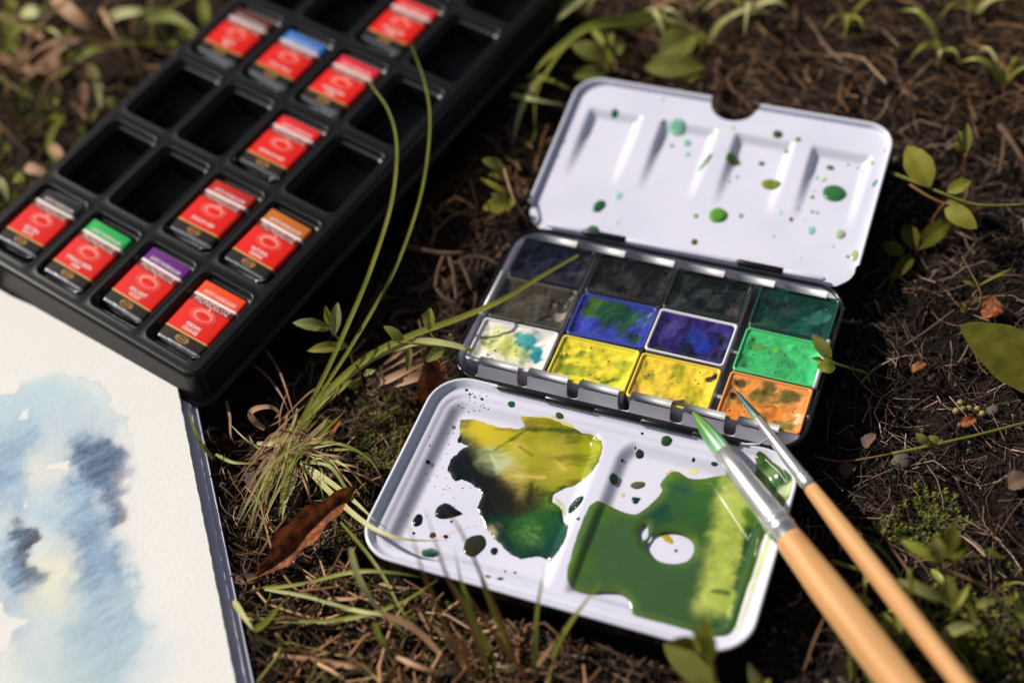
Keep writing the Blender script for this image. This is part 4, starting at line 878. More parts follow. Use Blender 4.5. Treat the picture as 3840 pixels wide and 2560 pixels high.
def build_book():
    xs = np.concatenate([np.arange(-20, -9, .4), np.arange(-9, 0.001, .06)]); ys = np.concatenate([np.arange(-30, -14, .5), np.arange(-14, 2.0, .06), np.arange(2, 7.21, .4)])
    X, Y = np.meshgrid(xs, ys); jag = .025 * (fbm(Y * 3.5, Y * 0 + 3, 61, 5) - .5) * 2 - .012
    X = np.where(X > -.5, X + (X + .5) / .5 * jag, X)
    curl = .05 * sstep(-1.2, 0, X) * fbm(Y * .3, Y * 0, 8, 2)
    Z = .05 * (fbm(X * .25, Y * .25, 5, 2) - .5) - .0 * curl
    C = wash(X.ravel(), Y.ravel()).reshape(-1, 3)
    i = np.arange(X.size).reshape(X.shape); F = np.stack([i[:-1, :-1], i[:-1, 1:], i[1:, 1:], i[1:, :-1]], -1).reshape(-1, 4)
    obj('painted_sheet', np.stack([X, Y, Z], -1).reshape(-1, 3), F, M['paper'], book, True, C)
    # torn deckle edge of the sheet
    ex, ey, ez = X[:, -1], Y[:, -1], Z[:, -1]; n = len(ey); v = [(ex[k], ey[k], ez[k]) for k in range(n)] + [(ex[k] - .0 + .03 * RND.random(), ey[k], ez[k] - .09) for k in range(n)]
    obj('deckle_edge', v, [(k, n + k, n + k + 1, k + 1) for k in range(n - 1)], M['paper_edge'], book, False)
    def slab(name, x1, z0, z1, m_, y1, wob=0.0, seed=0):
        ys2 = np.linspace(-30, y1, 120); v = []; 
        for y in ys2:
            w = wob * (fbm(np.array(y * .6), np.array(seed), seed, 3) - .5) * 2
            v += [(-20, y, z0), (x1 + w, y, z0), (x1 + w + .02, y, (z0 + z1) / 2), (x1 + w, y, z1), (-20, y, z1)]
        f = []
        for k in range(len(ys2) - 1):
            for q in range(5): f.append((5 * k + q, 5 * k + (q + 1) % 5, 5 * k + 5 + (q + 1) % 5, 5 * k + 5 + q))
        f += [(4, 3, 2, 1, 0), tuple(5 * (len(ys2) - 1) + q for q in range(5))]
        obj(name, v, f, m_, book, False)
    slab('page_block', .0, -.30, -.06, M['block'], 7.0, .004, 4); slab('page_block', .27, -.45, -.302, M['block'], 7.1, .006, 3); slab('cover_board', .45, -.6, -.47, M['board'], 7.25, .006, 5)
build_book()

# ------------------------------------------------------------------ brushes
def axis_frame(p, q):
    p, q = Vector(p), Vector(q); x = (q - p).normalized(); y = Vector((0, 0, 1)).cross(x).normalized(); z = x.cross(y)
    m = Matrix((x, y, z)).transposed().to_4x4(); m.translation = p; return m
def make_brush(tip, far, hair, fer, hnd, label, cols):
    k_ = (Vector(far) - Vector(tip)).length / (fer[-1][0] - .04)                  # the ferrule ends where the handle begins in the photograph
    hair, fer, hnd = [[(x * k_, r * g_) for x, r in l] for l, g_ in ((hair, 1.0), (fer, 1.04), (hnd, 1.08))]
    root = empty('paint_brush', axis_frame(tip, far), label, 'paint brush', 'brushes resting across the tin')
    v, f = revolve([(x, r) for x, r in hair], 40); n = 40; c = []; HS = [RND.random() for _ in range(n)]
    v = [(p[0], p[1] * (1 + .09 * (HS[i % n] - .5)), p[2] * (1 + .09 * (HS[i % n] - .5))) for i, p in enumerate(v)]
    for i, (x, r) in enumerate(hair):
        t = x / hair[-1][0]; 
        for q in range(n):
            t = min(1, max(0, x / hair[-1][0] + .06 * (HS[q] - .5)))
            k = np.interp(t, [a for a, _ in cols], range(len(cols))); a = int(k); b = min(a + 1, len(cols) - 1)
            cc = lin(cols[a][1]) * (1 - (k - a)) + lin(cols[b][1]) * (k - a); c.append(cc * (.6 + .75 * HS[q]))
    obj('bristles', v, f, M['hair'], root, True, c)
    v, f = revolve(fer, 28); obj('ferrule', v, f, M['chrome'], root)
    v, f = revolve(hnd, 28); obj('handle', v, f, M['wood'], root)
p0 = F_BASE @ loc_on(F_BASE, 1590, 945, 0.5); p1 = at(1812, 1236, 2.75)
d = (p1 - p0); Ld = d.length
make_brush(p0, p1, [(0, .012), (.12, .07), (.4, .15), (.8, .235), (1.2, .29), (1.55, .305), (1.75, .3), (2.0, .28)],
  [(1.78, .29), (1.79, .305), (2.6, .33), (4.2, .40), (4.55, .415), (4.6, .445), (4.68, .455), (4.75, .425), (4.8, .42), (4.86, .45), (4.94, .455), (5.0, .42), (5.25, .425), (5.3, .41)],
  [(5.2, .40), (5.4, .425), (7.0, .50), (9.0, .53), (12.0, .49), (16, .40), (20, .32), (21.5, .25), (21.9, .1)], 'thick round brush with green loaded bristles and a wide pale wood handle',
  [(0, (96, 130, 52)), (.25, (104, 150, 66)), (.5, (92, 150, 76)), (.75, (140, 196, 156)), (1, (176, 214, 176))])
q0 = F_BASE @ loc_on(F_BASE, 1684, 890, 0.03); q1 = at(1862, 1120, 2.45)
make_brush(q0, q1, [(0, .008), (.15, .025), (.5, .06), (.9, .095), (1.25, .115), (1.45, .12)],
  [(1.4, .14), (1.42, .15), (2.2, .165), (3.4, .2), (3.75, .205), (3.8, .23), (3.87, .23), (3.92, .21), (3.97, .23), (4.05, .235), (4.1, .215), (4.3, .215)],
  [(4.25, .205), (4.4, .225), (6, .285), (8.5, .30), (12, .26), (16, .19), (18, .14), (18.2, .06)], 'thin brush with dark teal bristles dipped in the orange pan',
  [(0, (26, 66, 66)), (.3, (34, 96, 106)), (.6, (34, 86, 110)), (.85, (60, 106, 120)), (1, (170, 190, 90))])

# ------------------------------------------------------------------ plants that one can point to
def P3(l): return [at(a, b, z) for a, b, z in l]
def G3(l): return [gat(a, b, z) for a, b, z in l]
def thing_at(name, p, label, cat, group=None): return empty(name, Vector(p), label, cat, group)
def sub(root, vs):
    o = root.location / S; return [Vector(p) - o for p in vs]
VIEW = (cam.location / S)
def toward(p): return (VIEW - Vector(p)).normalized()
def add_blade(root, pts, w, mm, name='blade', fold=.22, twist=0.0, taper=1.0):
    v, f = blade(pts, w, toward(pts[len(pts) // 2]) * .75 + Vector((0, 0, .4)), fold, 6, twist, taper); return obj(name, sub(root, v), f, mm, root)
def add_stem(root, pts, r, mm, name='stem', r1=None):
    P = catmull(pts, 5); m = len(P); v, f = tube(P, [r + ((r1 if r1 is not None else r * .6) - r) * i / (m - 1) for i in range(m)], 6); return obj(name, sub(root, v), f, mm, root)
def add_leaf(root, a, b, w, mm, fold=.3, arch=.1, wav=.02, roll=0.0, shape=.9, name='leaf'):
    v, f = leaf(a, b, w, toward(a) * .8 + Vector((0, 0, .5)), fold, arch, 18, 8, shape, wav, roll, RND.uniform(0, 6)); return obj(name, sub(root, v), f, mm, root)

# the long grass clump between tray and tin
r0 = gat(668, 1020, .1); clump = thing_at('grass_clump', r0, 'long green grass clump between the black tray and the mixing palette', 'grass clump')
GA, GP, ST = M['grass'], M['grass_pale'], M['straw']
A = lambda l: P3(l)
add_blade(clump, A([(688, 968, .9), (745, 862, 1.9), (800, 742, 2.8), (850, 622, 3.4), (898, 470, 4.0), (911, 340, 4.4), (892, 255, 4.5), (846, 188, 4.5)]), .165, GA, taper=.8)
add_blade(clump, A([(694, 962, .9), (770, 852, 1.8), (850, 722, 2.6), (915, 600, 3.1), (968, 440, 3.7), (987, 290, 4.2), (976, 195, 4.4), (943, 100, 4.6)]), .13, GA, taper=.8)
add_blade(clump, A([(690, 966, .8), (770, 882, 1.4), (850, 816, 1.8), (950, 768, 2.1), (1040, 736, 2.25), (1150, 690, 2.35), (1250, 630, 2.2), (1328, 586, 2.0)]), .25, GA, taper=.6)
add_blade(clump, A([(694, 968, .8), (765, 892, 1.3), (860, 818, 1.7), (960, 785, 1.95), (1030, 790, 2.05), (1088, 806, 2.0)]), .30, GP, taper=.5)
add_blade(clump, A([(692, 968, .7), (740, 925, 1.0), (790, 885, 1.4), (828, 868, 1.5)]), .34, GA)
add_blade(clump, A([(618, 1020, .6), (650, 1000, .9), (700, 962, 1.0), (760, 900, 1.8)]), .36, GA)
for l, w, mm in [([(690, 1062, .7), (740, 1112, 1.0), (800, 1170, 1.7), (860, 1214, 2.4), (930, 1238, 2.5), (1022, 1241, 2.0)], .2, GP), ([(690, 1062, .7), (755, 1105, 1.0), (815, 1152, 1.6), (862, 1196, 2.1)], .2, GP),
  ([(655, 1035, .8), (720, 1015, 1.2), (790, 1022, 1.3), (845, 1052, 1.1), (880, 1100, .8)], .13, GA), ([(690, 1050, .8), (735, 1000, 1.2), (796, 940, 1.5)], .14, GA), ([(590, 1018, .8), (660, 1020, 1.0), (720, 1020, 1.1), (765, 1022, 1.1)], .2, GP),
  ([(668, 1050, .7), (655, 1110, .8), (640, 1190, 1.0)], .28, GA), ([(672, 1052, .7), (675, 1100, .8), (655, 1150, .9), (648, 1195, 1.0)], .24, GP), ([(690, 1060, .8), (755, 1070, 1.2), (800, 1130, 1.1), (830, 1160, .9)], .13, GA)]:
    add_blade(clump, A(l), w, mm)
for k in range(34):                 # pale strands sprawling flat towards the sketchbook
    t = RND.random(); ex, ey = 508 + 50 * RND.random() + 40 * t, 1105 + 160 * t + RND.uniform(-25, 25); sx_, sy_ = RND.uniform(640, 730), RND.uniform(985, 1035)
    mx_, my_ = (sx_ + ex) / 2 + RND.uniform(-14, 30), (sy_ + ey) / 2 - RND.uniform(5, 55)
    add_blade(clump, A([(sx_ + RND.uniform(10, 50), sy_ - RND.uniform(10, 60), .9), (sx_, sy_, 1.1), (mx_, my_, RND.uniform(1.0, 1.7)), (ex, ey, RND.uniform(.5, 1.0))]), RND.uniform(.05, .13), [GP, ST, ST, GA][k % 4])
for k in range(12):                 # a few crossing the base
    sx_, sy_ = RND.uniform(600, 690), RND.uniform(1000, 1080); an = RND.uniform(-2.6, .5); l = RND.uniform(60, 170)
    add_blade(clump, A([(sx_, sy_, .7), (sx_ + cos(an) * l * .5 + RND.uniform(-15, 15), sy_ + sin(an) * l * .5, RND.uniform(1.0, 1.6)), (sx_ + cos(an) * l, sy_ + sin(an) * l, RND.uniform(.8, 1.8))]), RND.uniform(.05, .09), [ST, GP, ST][k % 3])
for k in range(16):                 # dry flat bits to the right of the base
    sx_, sy_ = RND.uniform(680, 760), RND.uniform(1030, 1080); an = RND.uniform(.1, 1.3); l = RND.uniform(60, 150)
    add_blade(clump, A([(sx_, sy_, .6), (sx_ + cos(an) * l * .5, sy_ + sin(an) * l * .5 - 12, RND.uniform(.9, 1.4)), (sx_ + cos(an) * l, sy_ + sin(an) * l, .6)]), RND.uniform(.05, .1), [GP, GA, ST][k % 3])
for l in ([(555, 820, .6), (610, 860, 1.0), (650, 915, 1.2), (668, 960, 1.0)], [(598, 785, .8), (640, 850, 1.3), (668, 930, 1.2), (676, 960, 1.0)], [(700, 930, 1.5), (640, 985, 1.8), (590, 1050, 1.4), (572, 1075, .8)], [(760, 880, 1.4), (712, 900, 1.6), (650, 960, 1.4), (615, 980, 1.0)]):
    add_blade(clump, A(l), .07, ST)

def sprig(name, base, leaves, stems, label, cat='seedling', mm=None, group=None, grounded=None):
    t = thing_at(name, base, label, cat, group)
    for s in stems: add_stem(t, A(s[0]), s[1], M[s[2]] if len(s) > 2 else GA)
    for l in leaves: add_leaf(t, at(*l[0]), at(*l[1]), l[2], M[l[3]], *(l[4:] if len(l) > 4 else ()))
    return t
sprig('seedling', gat(815, 850, 0), [((757, 754, 2.4), (672, 741, 2.7), .45, 'sage', .35, .1), ((757, 748, 2.5), (747, 702, 3.1), .26, 'lime', .5, .05), ((766, 770, 2.4), (776, 694, 3.2), .42, 'sage', .3, .08), ((795, 796, 2.0), (705, 806, 2.2), .40, 'lime', .3, .14), ((755, 757, 2.4), (730, 758, 2.7), .2, 'green')],
  [([(756, 752, 2.4), (775, 775, 2.2), (800, 800, 1.8), (815, 850, .2)], .05)], 'small leafy sprig with sage and lime leaves beside the tray corner')
def Z5(a, b): return ((1300 + a / 2.613) / 1.63265, (900 + b / 2.613) / 1.63265)
def z5(a, b, z): return Z5(a, b) + (z,)
sprig('seedling', gat(*Z5(1000, 1000), 0), [(z5(800, 880, 2.8), z5(818, 660, 3.4), .42, 'lime', .35, .08), (z5(560, 985, 2.6), z5(362, 842, 2.9), .34, 'green', .5, .1), (z5(500, 1000, 2.6), z5(425, 920, 2.8), .16, 'lime'), (z5(625, 1040, 2.6), z5(595, 1288, 2.0), .24, 'green', .3, .05), (z5(950, 1065, 2.3), z5(782, 1195, 2.3), .42, 'green', .3, .2), (z5(425, 990, 2.6), z5(415, 1080, 2.4), .14, 'green'), (z5(1005, 920, 2.5), z5(1040, 975, 2.5), .12, 'green')],
  [([z5(480, 995, 2.6), z5(650, 1010, 2.6), z5(900, 1050, 2.3), z5(1000, 1100, 1.2), z5(1000, 1150, .3)], .05), ([z5(855, 960, 2.6), z5(820, 910, 2.7), z5(800, 870, 2.8)], .035)], 'trailing weed with slim curved green leaves left of the tin')
sprig('seedling', gat(*Z5(220, 1560), 0), [(z5(170, 1325, 1.4), z5(282, 1272, 1.7), .26, 'sage'), (z5(130, 1430, 1.1), z5(105, 1325, 1.4), .26, 'green'), (z5(110, 1440, 1.0), z5(-10, 1415, 1.2), .3, 'green')],
  [([z5(80, 1210, 2.0), z5(130, 1290, 1.7), z5(150, 1420, 1.0), z5(215, 1560, .1)], .045, 'rust')], 'tiny seedling on a reddish stem below the green grass stalks')
sprig('seedling', gat(*Z5(420, 1560), 0), [(z5(405, 1568, .3), z5(420, 1510, .9), .18, 'lime'), (z5(610, 1450, .4), z5(605, 1355, 1.2), .2, 'green'), (z5(245, 1560, .3), z5(300, 1520, .6), .16, 'green')], [([z5(420, 1568, .05), z5(415, 1540, .4), z5(410, 1560, .3)], .02)], 'three tiny leaves on the moss near the palette corner')
def C1(a, b, z): return ((1700 + a / 1.742) / 1.63265, (b / 1.742) / 1.63265, z)
sprig('seedling', gat(*C1(500, 1480, 0)[:2], 0), [(C1(330, 1095, 2.2), C1(185, 1045, 2.6), .45, 'green', .3, .1), (C1(345, 1140, 2.0), C1(228, 1140, 2.2), .4, 'green', .3, .1), (C1(360, 1275, 2.0), C1(178, 1165, 2.4), .22, 'lime', .3, .1), (C1(370, 1330, 1.9), C1(190, 1362, 2.0), .62, 'lime', .2, .08), (C1(350, 1300, 1.9), C1(245, 1265, 2.2), .3, 'green'), (C1(395, 1290, 1.9), C1(352, 1378, 1.7), .3, 'lime')],
  [([C1(330, 1090, 2.2), C1(360, 1200, 2.1), C1(400, 1310, 1.9), C1(470, 1420, 1.2), C1(500, 1490, .3)], .05, 'straw')], 'lime leaved seedling at the left end of the white lid')
def C2(a, b, z): return ((3240 + a / 1.742) / 1.63265, (400 + b / 1.742) / 1.63265, z)
sprig('seedling', gat(*C2(500, 720, 0)[:2], 0), [(C2(430, 525, 2.3), C2(280, 255, 2.9), 1.05, 'lime', .25, .06), (C2(420, 470, 2.3), C2(256, 350, 2.6), .45, 'lime', .3, .08), (C2(545, 560, 2.2), C2(702, 485, 2.5), .5, 'lime', .25, .1), (C2(530, 665, 1.9), C2(738, 795, 1.8), .75, 'lime', .25, .08), (C2(540, 620, 2.0), C2(700, 660, 1.9), .4, 'green')],
  [([C2(160, 425, 1.6), C2(330, 490, 2.0), C2(500, 560, 2.2), C2(740, 640, 2.2), C2(1060, 640, 2.4)], .07, 'green'), ([C2(300, 510, 1.8), C2(430, 590, 1.9), C2(560, 640, 1.9), C2(740, 650, 2.1)], .05, 'rust'), ([C2(520, 640, 1.9), C2(480, 690, 1.2), C2(450, 740, .2)], .05, 'rust')], 'weed with broad lime leaves on a runner right of the lid')
sprig('seedling', gat(*C2(340, 940, 0)[:2], 0), [(C2(350, 930, .35), C2(565, 740, .6), .72, 'dark_leaf', .3, .08), (C2(335, 930, .35), C2(265, 765, .6), .65, 'dark_leaf', .3, .08), (C2(260, 965, .3), C2(108, 895, .5), .55, 'dark_leaf', .3, .1), (C2(315, 975, .3), C2(180, 1140, .35), .5, 'dark_leaf', .3, .1)], [([C2(340, 935, .35), C2(335, 960, .2), C2(335, 975, .05)], .05, 'rust')], 'four leaved dark seedling in the shadow of the lid')
sprig('seedling', gat(*C2(650, 475, 0)[:2], 0), [(C2(668, 300, 2.0), C2(675, 105, 2.8), .38, 'green', .5, .04), (C2(650, 290, 2.0), C2(615, 150, 2.6), .26, 'green', .5, .04), (C2(640, 300, 1.9), C2(590, 225, 2.2), .28, 'green')], [([C2(668, 310, 2.0), C2(660, 400, 1.0), C2(650, 475, .1)], .06, 'rust')], 'upright sprout with folded leaves behind the weed on the runner')
sprig('seedling', gat(*C2(740, 1330, 0)[:2], 0), [(C2(650, 1345, .5), C2(645, 1275, .9), .2, 'lime'), (C2(690, 1300, .5), C2(740, 1225, 1.1), .16, 'pale_leaf'), (C2(745, 1170, .9), C2(970, 1055, 1.2), .1, 'lime'), (C2(740, 1175, .9), C2(640, 1135, 1.1), .14, 'green')], [([C2(680, 1320, .3), C2(740, 1320, .3), C2(765, 1250, .7), C2(745, 1170, .9), C2(640, 980, 1.0)], .035, 'rust')], 'thin red stemmed sprout above the large leaf at the right')
bigl = thing_at('fallen_leaf', gat(2320, 800, .2), 'large round olive green leaf lying on the soil at the right', 'leaf'); add_leaf(bigl, at(2460, 900, 1.0), at(2205, 746, .9), 2.0, M['dark_leaf'], .12, .05, .02, 0, .8, 'leaf_blade')
def C3(a, b, z): return ((3000 + a / 1.244) / 1.63265, (1300 + b / 1.244) / 1.63265, z)
sprig('grass_stalk', gat(*C3(300, 520, 0)[:2], 0), [(C3(600, 460, 1.2), C3(538, 402, 1.5), .3, 'green'), (C3(610, 455, 1.2), C3(570, 455, 1.4), .2, 'green'), (C3(650, 450, 1.2), C3(600, 415, 1.3), .26, 'green'), (C3(640, 455, 1.2), C3(665, 430, 1.4), .12, 'green')], [([C3(430, 498, .8), C3(600, 463, 1.1), C3(850, 405, 1.3), C3(1080, 345, 1.5)], .065, 'green', ), ([C3(60, 510, .3), C3(200, 535, .4), C3(430, 498, .8)], .05, 'rust')], 'long thin green stalk crossing the soil at the right', 'stalk')
def RB2(a, b, z): return ((2400 + a / 1.96) / 1.63265, (950 + b / 1.96) / 1.63265, z)
sprig('seedling', gat(*RB2(1700, 950, 0)[:2], 0), [(RB2(1405, 780, 2.2), RB2(1262, 596, 2.7), .46, 'green', .35, .06), (RB2(1345, 785, 2.2), RB2(1254, 772, 2.4), .16, 'lime'), (RB2(1435, 830, 2.2), RB2(1298, 836, 2.3), .52, 'lime', .15, .14), (RB2(1400, 770, 2.2), RB2(1340, 760, 2.4), .14, 'lime')], [([RB2(1400, 790, 2.2), RB2(1450, 815, 2.1), RB2(1568, 850, 1.7), RB2(1660, 880, 1.0), RB2(1690, 960, .2)], .055, 'green')], 'sprig with fat lime leaves leaning over the right rim of the tin')
# foreground right weeds, out of focus
sprig('seedling', gat(*C3(720, 960, 0)[:2], 0), [(C3(650, 1000, 3.2), C3(630, 880, 3.8), .5, 'green'), (C3(640, 1000, 3.2), C3(465, 900, 3.4), .34, 'grass'), (C3(690, 970, 3.0), C3(720, 820, 3.6), .5, 'dark_leaf'), (C3(690, 980, 3.0), C3(770, 900, 3.2), .5, 'dark_leaf')], [([C3(690, 970, 3.0), C3(720, 1020, 2.0), C3(740, 1060, .3)], .06)], 'blurred leafy weed on the soil right of the brush handles')
sprig('seedling', gat(*C3(720, 1320, 0)[:2], 0), [(C3(690, 1200, 2.6), C3(690, 1060, 3.4), .5, 'green'), (C3(690, 1190, 2.5), C3(430, 1082, 3.0), .34, 'sage'), (C3(720, 1230, 2.4), C3(790, 1105, 2.8), .2, 'grass'), (C3(720, 1230, 2.4), C3(700, 1190, 3.0), .3, 'lime')], [([C3(690, 1190, 2.6), C3(715, 1260, 1.6), C3(720, 1330, .2)], .06)], 'blurred weed with upright oval leaf at the lower right')
sprig('seedling', gat(*C3(640, 1390, 0)[:2], 0), [(C3(640, 1350, 2.0), C3(840, 1280, 2.4), .36, 'sage'), (C3(820, 1210, 2.0), C3(910, 1180, 2.2), .3, 'green'), (C3(420, 1330, 1.8), C3(390, 1240, 2.2), .4, 'grass'), (C3(440, 1350, 1.8), C3(460, 1250, 2.2), .4, 'green')], [([C3(640, 1350, 2.0), C3(640, 1380, 1.0), C3(640, 1400, .2)], .05)], 'blurred pale leaved weed behind the thin brush handle')
sprig('grass_tuft', gat(*C3(510, 1390, 0)[:2], 0), [], [([C3(500, 1390, .5), C3(520, 1250, 2.0), C3(512, 1040, 4.2)], .09, 'grass'), ([C3(250, 1568, .5), C3(240, 1450, 2.0), C3(230, 1360, 3.0)], .1, 'grass'), ([C3(150, 1000, .8), C3(230, 1025, 1.2), C3(300, 1050, 1.0)], .08, 'grass')], 'few blurred grass stems by the brush handles', 'grass tuft')
sprig('seedling', gat(1620, 1600, 0), [((1632, 1520, 3.5), (1612, 1410, 5.0), .5, 'lime', .4, .05), ((1615, 1500, 3.5), (1590, 1440, 4.8), .36, 'grass'), ((1600, 1480, 3.6), (1530, 1478, 4.4), .4, 'dark_leaf'), ((1525, 1478, 2.2), (1660, 1600, 1.6), .8, 'green', .25, .06)], [([(1630, 1510, 3.4), (1640, 1560, 2.4), (1620, 1610, .3)], .08)], 'blurred leafy shoot in front of the lower right corner of the mixing palette')
sprig('seedling', gat(1735, 1590, 0), [((1740, 1590, 1.2), (1718, 1520, 3.0), .42, 'sage'), ((1745, 1590, 1.2), (1770, 1560, 2.6), .4, 'grass')], [([(1740, 1590, 1.2), (1742, 1600, .6), (1745, 1610, .1)], .06)], 'short blurred shoot cut by the lower edge between palette and handles')

low = thing_at('seedling', gat(2200, 1450, 0), 'patch of low blurred dark green weeds in the lower right corner', 'weeds')
rl = random.Random(78)
for k in range(20):
    px, py = rl.gauss(2210, 110), rl.gauss(1440, 100)
    p = gat(px, py, rl.uniform(.3, 1.4)); an = rl.uniform(0, 6.28); q = p + Vector((cos(an), sin(an), rl.uniform(-.1, .9))) * rl.uniform(.5, 1.1)
    add_leaf(low, p, q, rl.uniform(.16, .42), M[rl.choice(['green', 'dark_leaf', 'dark_leaf', 'dark_leaf', 'grass'])])
for k in range(30):
    px, py = rl.gauss(2180, 120), rl.gauss(1450, 90); p = gat(px, py, .1); an = rl.uniform(0, 6.28); d1 = Vector((cos(an), sin(an), 0)); l = rl.uniform(1.2, 3)
    add_blade(low, [p, p + d1 * l * .3 + Vector((0, 0, l * .5)), p + d1 * l * .8 + Vector((0, 0, l * .7))], rl.uniform(.06, .14), M[rl.choice(['grass', 'green', 'dark_leaf', 'straw'])])
# plants behind the lid: arching grass and oval leaves
back = thing_at('grass_clump', gat(*C1(900, 60, 0)[:2], 0), 'arching tuft of yellow green grass drooping behind the tray edge', 'grass clump')
for l, w, mm in [([C1(1420, 60, 1.8), C1(1200, 120, 2.8), C1(900, 170, 3.4), C1(720, 290, 3.2), C1(590, 400, 2.8), C1(510, 500, 2.2)], .42, GA), ([C1(1500, 100, 1.6), C1(1150, 165, 2.5), C1(880, 190, 3.2), C1(730, 300, 3.0), C1(620, 450, 2.4), C1(540, 620, 1.8), C1(530, 850, 1.2)], .26, GA),
  ([C1(600, 480, 2.2), C1(500, 600, 1.8), C1(430, 760, 1.4), C1(388, 945, 1.0)], .24, GP), ([C1(380, 620, 1.6), C1(520, 650, 1.8), C1(740, 690, 1.4)], .2, GP), ([C1(480, 500, 1.8), C1(620, 520, 2.0), C1(790, 600, 1.6)], .2, GA),
  ([C1(560, 520, 2.2), C1(500, 560, 1.9), C1(390, 575, 1.6)], .18, GA), ([C1(540, 850, 1.0), C1(480, 960, .8), C1(370, 1010, .6), C1(340, 1060, .5)], .14, GA), ([C1(870, -30, 2.6), C1(760, 60, 3.0), C1(670, 140, 2.6)], .3, GP), ([C1(915, 200, 2.2), C1(970, 280, 2.4), C1(1005, 380, 1.8)], .3, GA),
  ([C1(1030, 220, 2.2), C1(1020, 340, 2.0), C1(1010, 450, 1.2)], .28, GA)]:
    add_blade(back, A(l), w, mm)
sprig('seedling', gat(*C1(1250, 500, 0)[:2], 0), [(C1(1330, 370, 1.8), C1(1600, 215, 2.2), 1.35, 'green', .2, .06), (C1(1250, 440, 1.7), C1(1640, 440, 1.7), 1.0, 'green', .2, .06), (C1(1450, 510, 1.4), C1(1640, 460, 1.6), .7, 'lime', .2, .08)], [([C1(1330, 370, 1.8), C1(1280, 430, 1.4), C1(1250, 500, .2)], .07)], 'three broad oval green leaves behind the left half of the lid')
sprig('seedling', gat(*C1(1000, 480, 0)[:2], 0), [(C1(980, 380, 1.7), C1(770, 290, 2.1), .8, 'green', .25, .08), (C1(1010, 360, 1.8), C1(1120, 290, 2.1), .6, 'green', .25, .08), (C1(990, 480, 1.3), C1(790, 500, 1.4), .7, 'green', .25, .08), (C1(1010, 470, 1.5), C1(1000, 310, 2.3), .36, 'lime')], [([C1(990, 390, 1.7), C1(1000, 440, 1.0), C1(1005, 490, .1)], .07)], 'rosette of green leaves peeping over the left corner of the lid')

# dry leaves
def C6(a, b, z): return ((700 + a / 1.479) / 1.63265, (1500 + b / 1.479) / 1.63265, z)
dl = thing_at('dry_leaf', gat(720, 1230, .2), 'long folded russet dead leaf on the soil below the green grass clump', 'dead leaf'); add_leaf(dl, at(*C6(385, 985, 1.0)), at(*C6(945, 470, 1.6)), 1.0, M['dry_leaf'], .9, .03, .11, .05, .95, 'leaf_blade'); add_leaf(dl, at(*C6(420, 985, 1.0)), at(*C6(240, 1000, .9)), .35, M['pale_leaf'], .4, .05, .04, 0, .9, 'leaf_curl')
add_stem(dl, A([C6(400, 980, 1.1), C6(330, 1010, 1.0), C6(300, 1050, .8)], ), .04, M['rust'])
dl = thing_at('dry_leaf', gat(985, 900, .2), 'upright strip of rusty dead leaf standing against the mixing palette', 'dead leaf'); add_leaf(dl, at(*z5(800, 1640, .5)), at(*z5(838, 1080, 2.0)), 1.0, M['dry_leaf'], .4, .03, .04, .3, .75, 'leaf_blade')
def curl(pts, w, label):
    t = thing_at('dry_grass', gat(*pts[0][:2], 0), label, 'dry grass'); add_blade(t, A(pts), w, M['straw'], twist=.6)
curl([(608, 985, .9), (585, 968, 1.0), (575, 950, 1.5), (590, 937, 2.0), (622, 934, 2.2), (640, 948, 1.7), (630, 962, 1.3)], .22, 'curled loop of dry grass left of the grass clump')
curl([(520, 920, 1.0), (528, 960, 1.2), (530, 1000, 1.2), (545, 1025, .8)], .1, 'single dry grass blade beside the sketchbook edge')
hay = thing_at('dry_grass', gat(*Z5(600, 1250), 0), 'heap of flattened dry brown grass left of the tin', 'dry grass')
for k in range(16):
    a0 = RND.uniform(150, 420); b0 = RND.uniform(1330, 1500); a1 = a0 + RND.uniform(450, 760); b1 = b0 - RND.uniform(180, 480)
    add_blade(hay, A([z5(a0, b0, RND.uniform(.5, .9)), z5((a0 + a1) / 2 + RND.uniform(-30, 30), (b0 + b1) / 2 + RND.uniform(-20, 30), RND.uniform(1.0, 1.5)), z5(a1, b1, RND.uniform(.7, 1.2))]), RND.uniform(.14, .34), [ST, M['pale_leaf']][k % 2], fold=.35)
twig = thing_at('twig', gat(*Z5(1050, 200), 0), 'brown forked twig on the shaded soil left of the tin', 'twig')
for l, r in [([z5(580, 60, .8), z5(760, 100, .9), z5(950, 130, 1.0), z5(1160, 130, .9)], .11), ([z5(960, 140, .9), z5(900, 300, .8), z5(870, 470, .7)], .11), ([z5(1000, 140, .9), z5(1050, 330, .8), z5(1080, 600, .7)], .10), ([z5(880, 480, .7), z5(950, 560, .7), z5(1080, 625, .7)], .07), ([z5(1110, 200, .8), z5(1180, 350, .7), z5(1230, 490, .6)], .12)]: add_stem(twig, A(l), r * .85, M['twig'], 'branch', r * .7)
for pts, r, lab in [([C6(650, 470, .6), C6(560, 640, .7), C6(470, 760, .7), C6(380, 905, .6)], .08, 'bent brown twig left of the russet dead leaf'), ([C6(410, 560, 1.0), C6(440, 700, .9), C6(500, 900, 1.0), C6(600, 1040, .9), C6(700, 1090, .9), C6(870, 1100, .8), C6(1060, 1050, .7)], .05, 'long thin curved dry stem below the russet dead leaf'), ([C6(490, 1415, 1.0), C6(700, 1440, 1.2), C6(1000, 1480, 1.0)], .11, 'thick dry straw lying near the lower edge beside the sketchbook'),
   ([C2(890, 130, 1.0), C2(960, 220, 1.2), C2(1060, 380, 1.0)], .14, 'bleached grey twig behind the weed on the runner'), ([C2(920, 170, .9), C2(905, 330, .8), C2(880, 440, .7)], .09, 'grey brown twig standing behind the weed on the runner')]:
    t = thing_at('twig', gat(*pts[0][:2], 0), lab, 'twig'); add_stem(t, A(pts), r, M['twig'] if 'grey' in lab or 'brown' in lab else M['straw'], 'branch', r * .7)
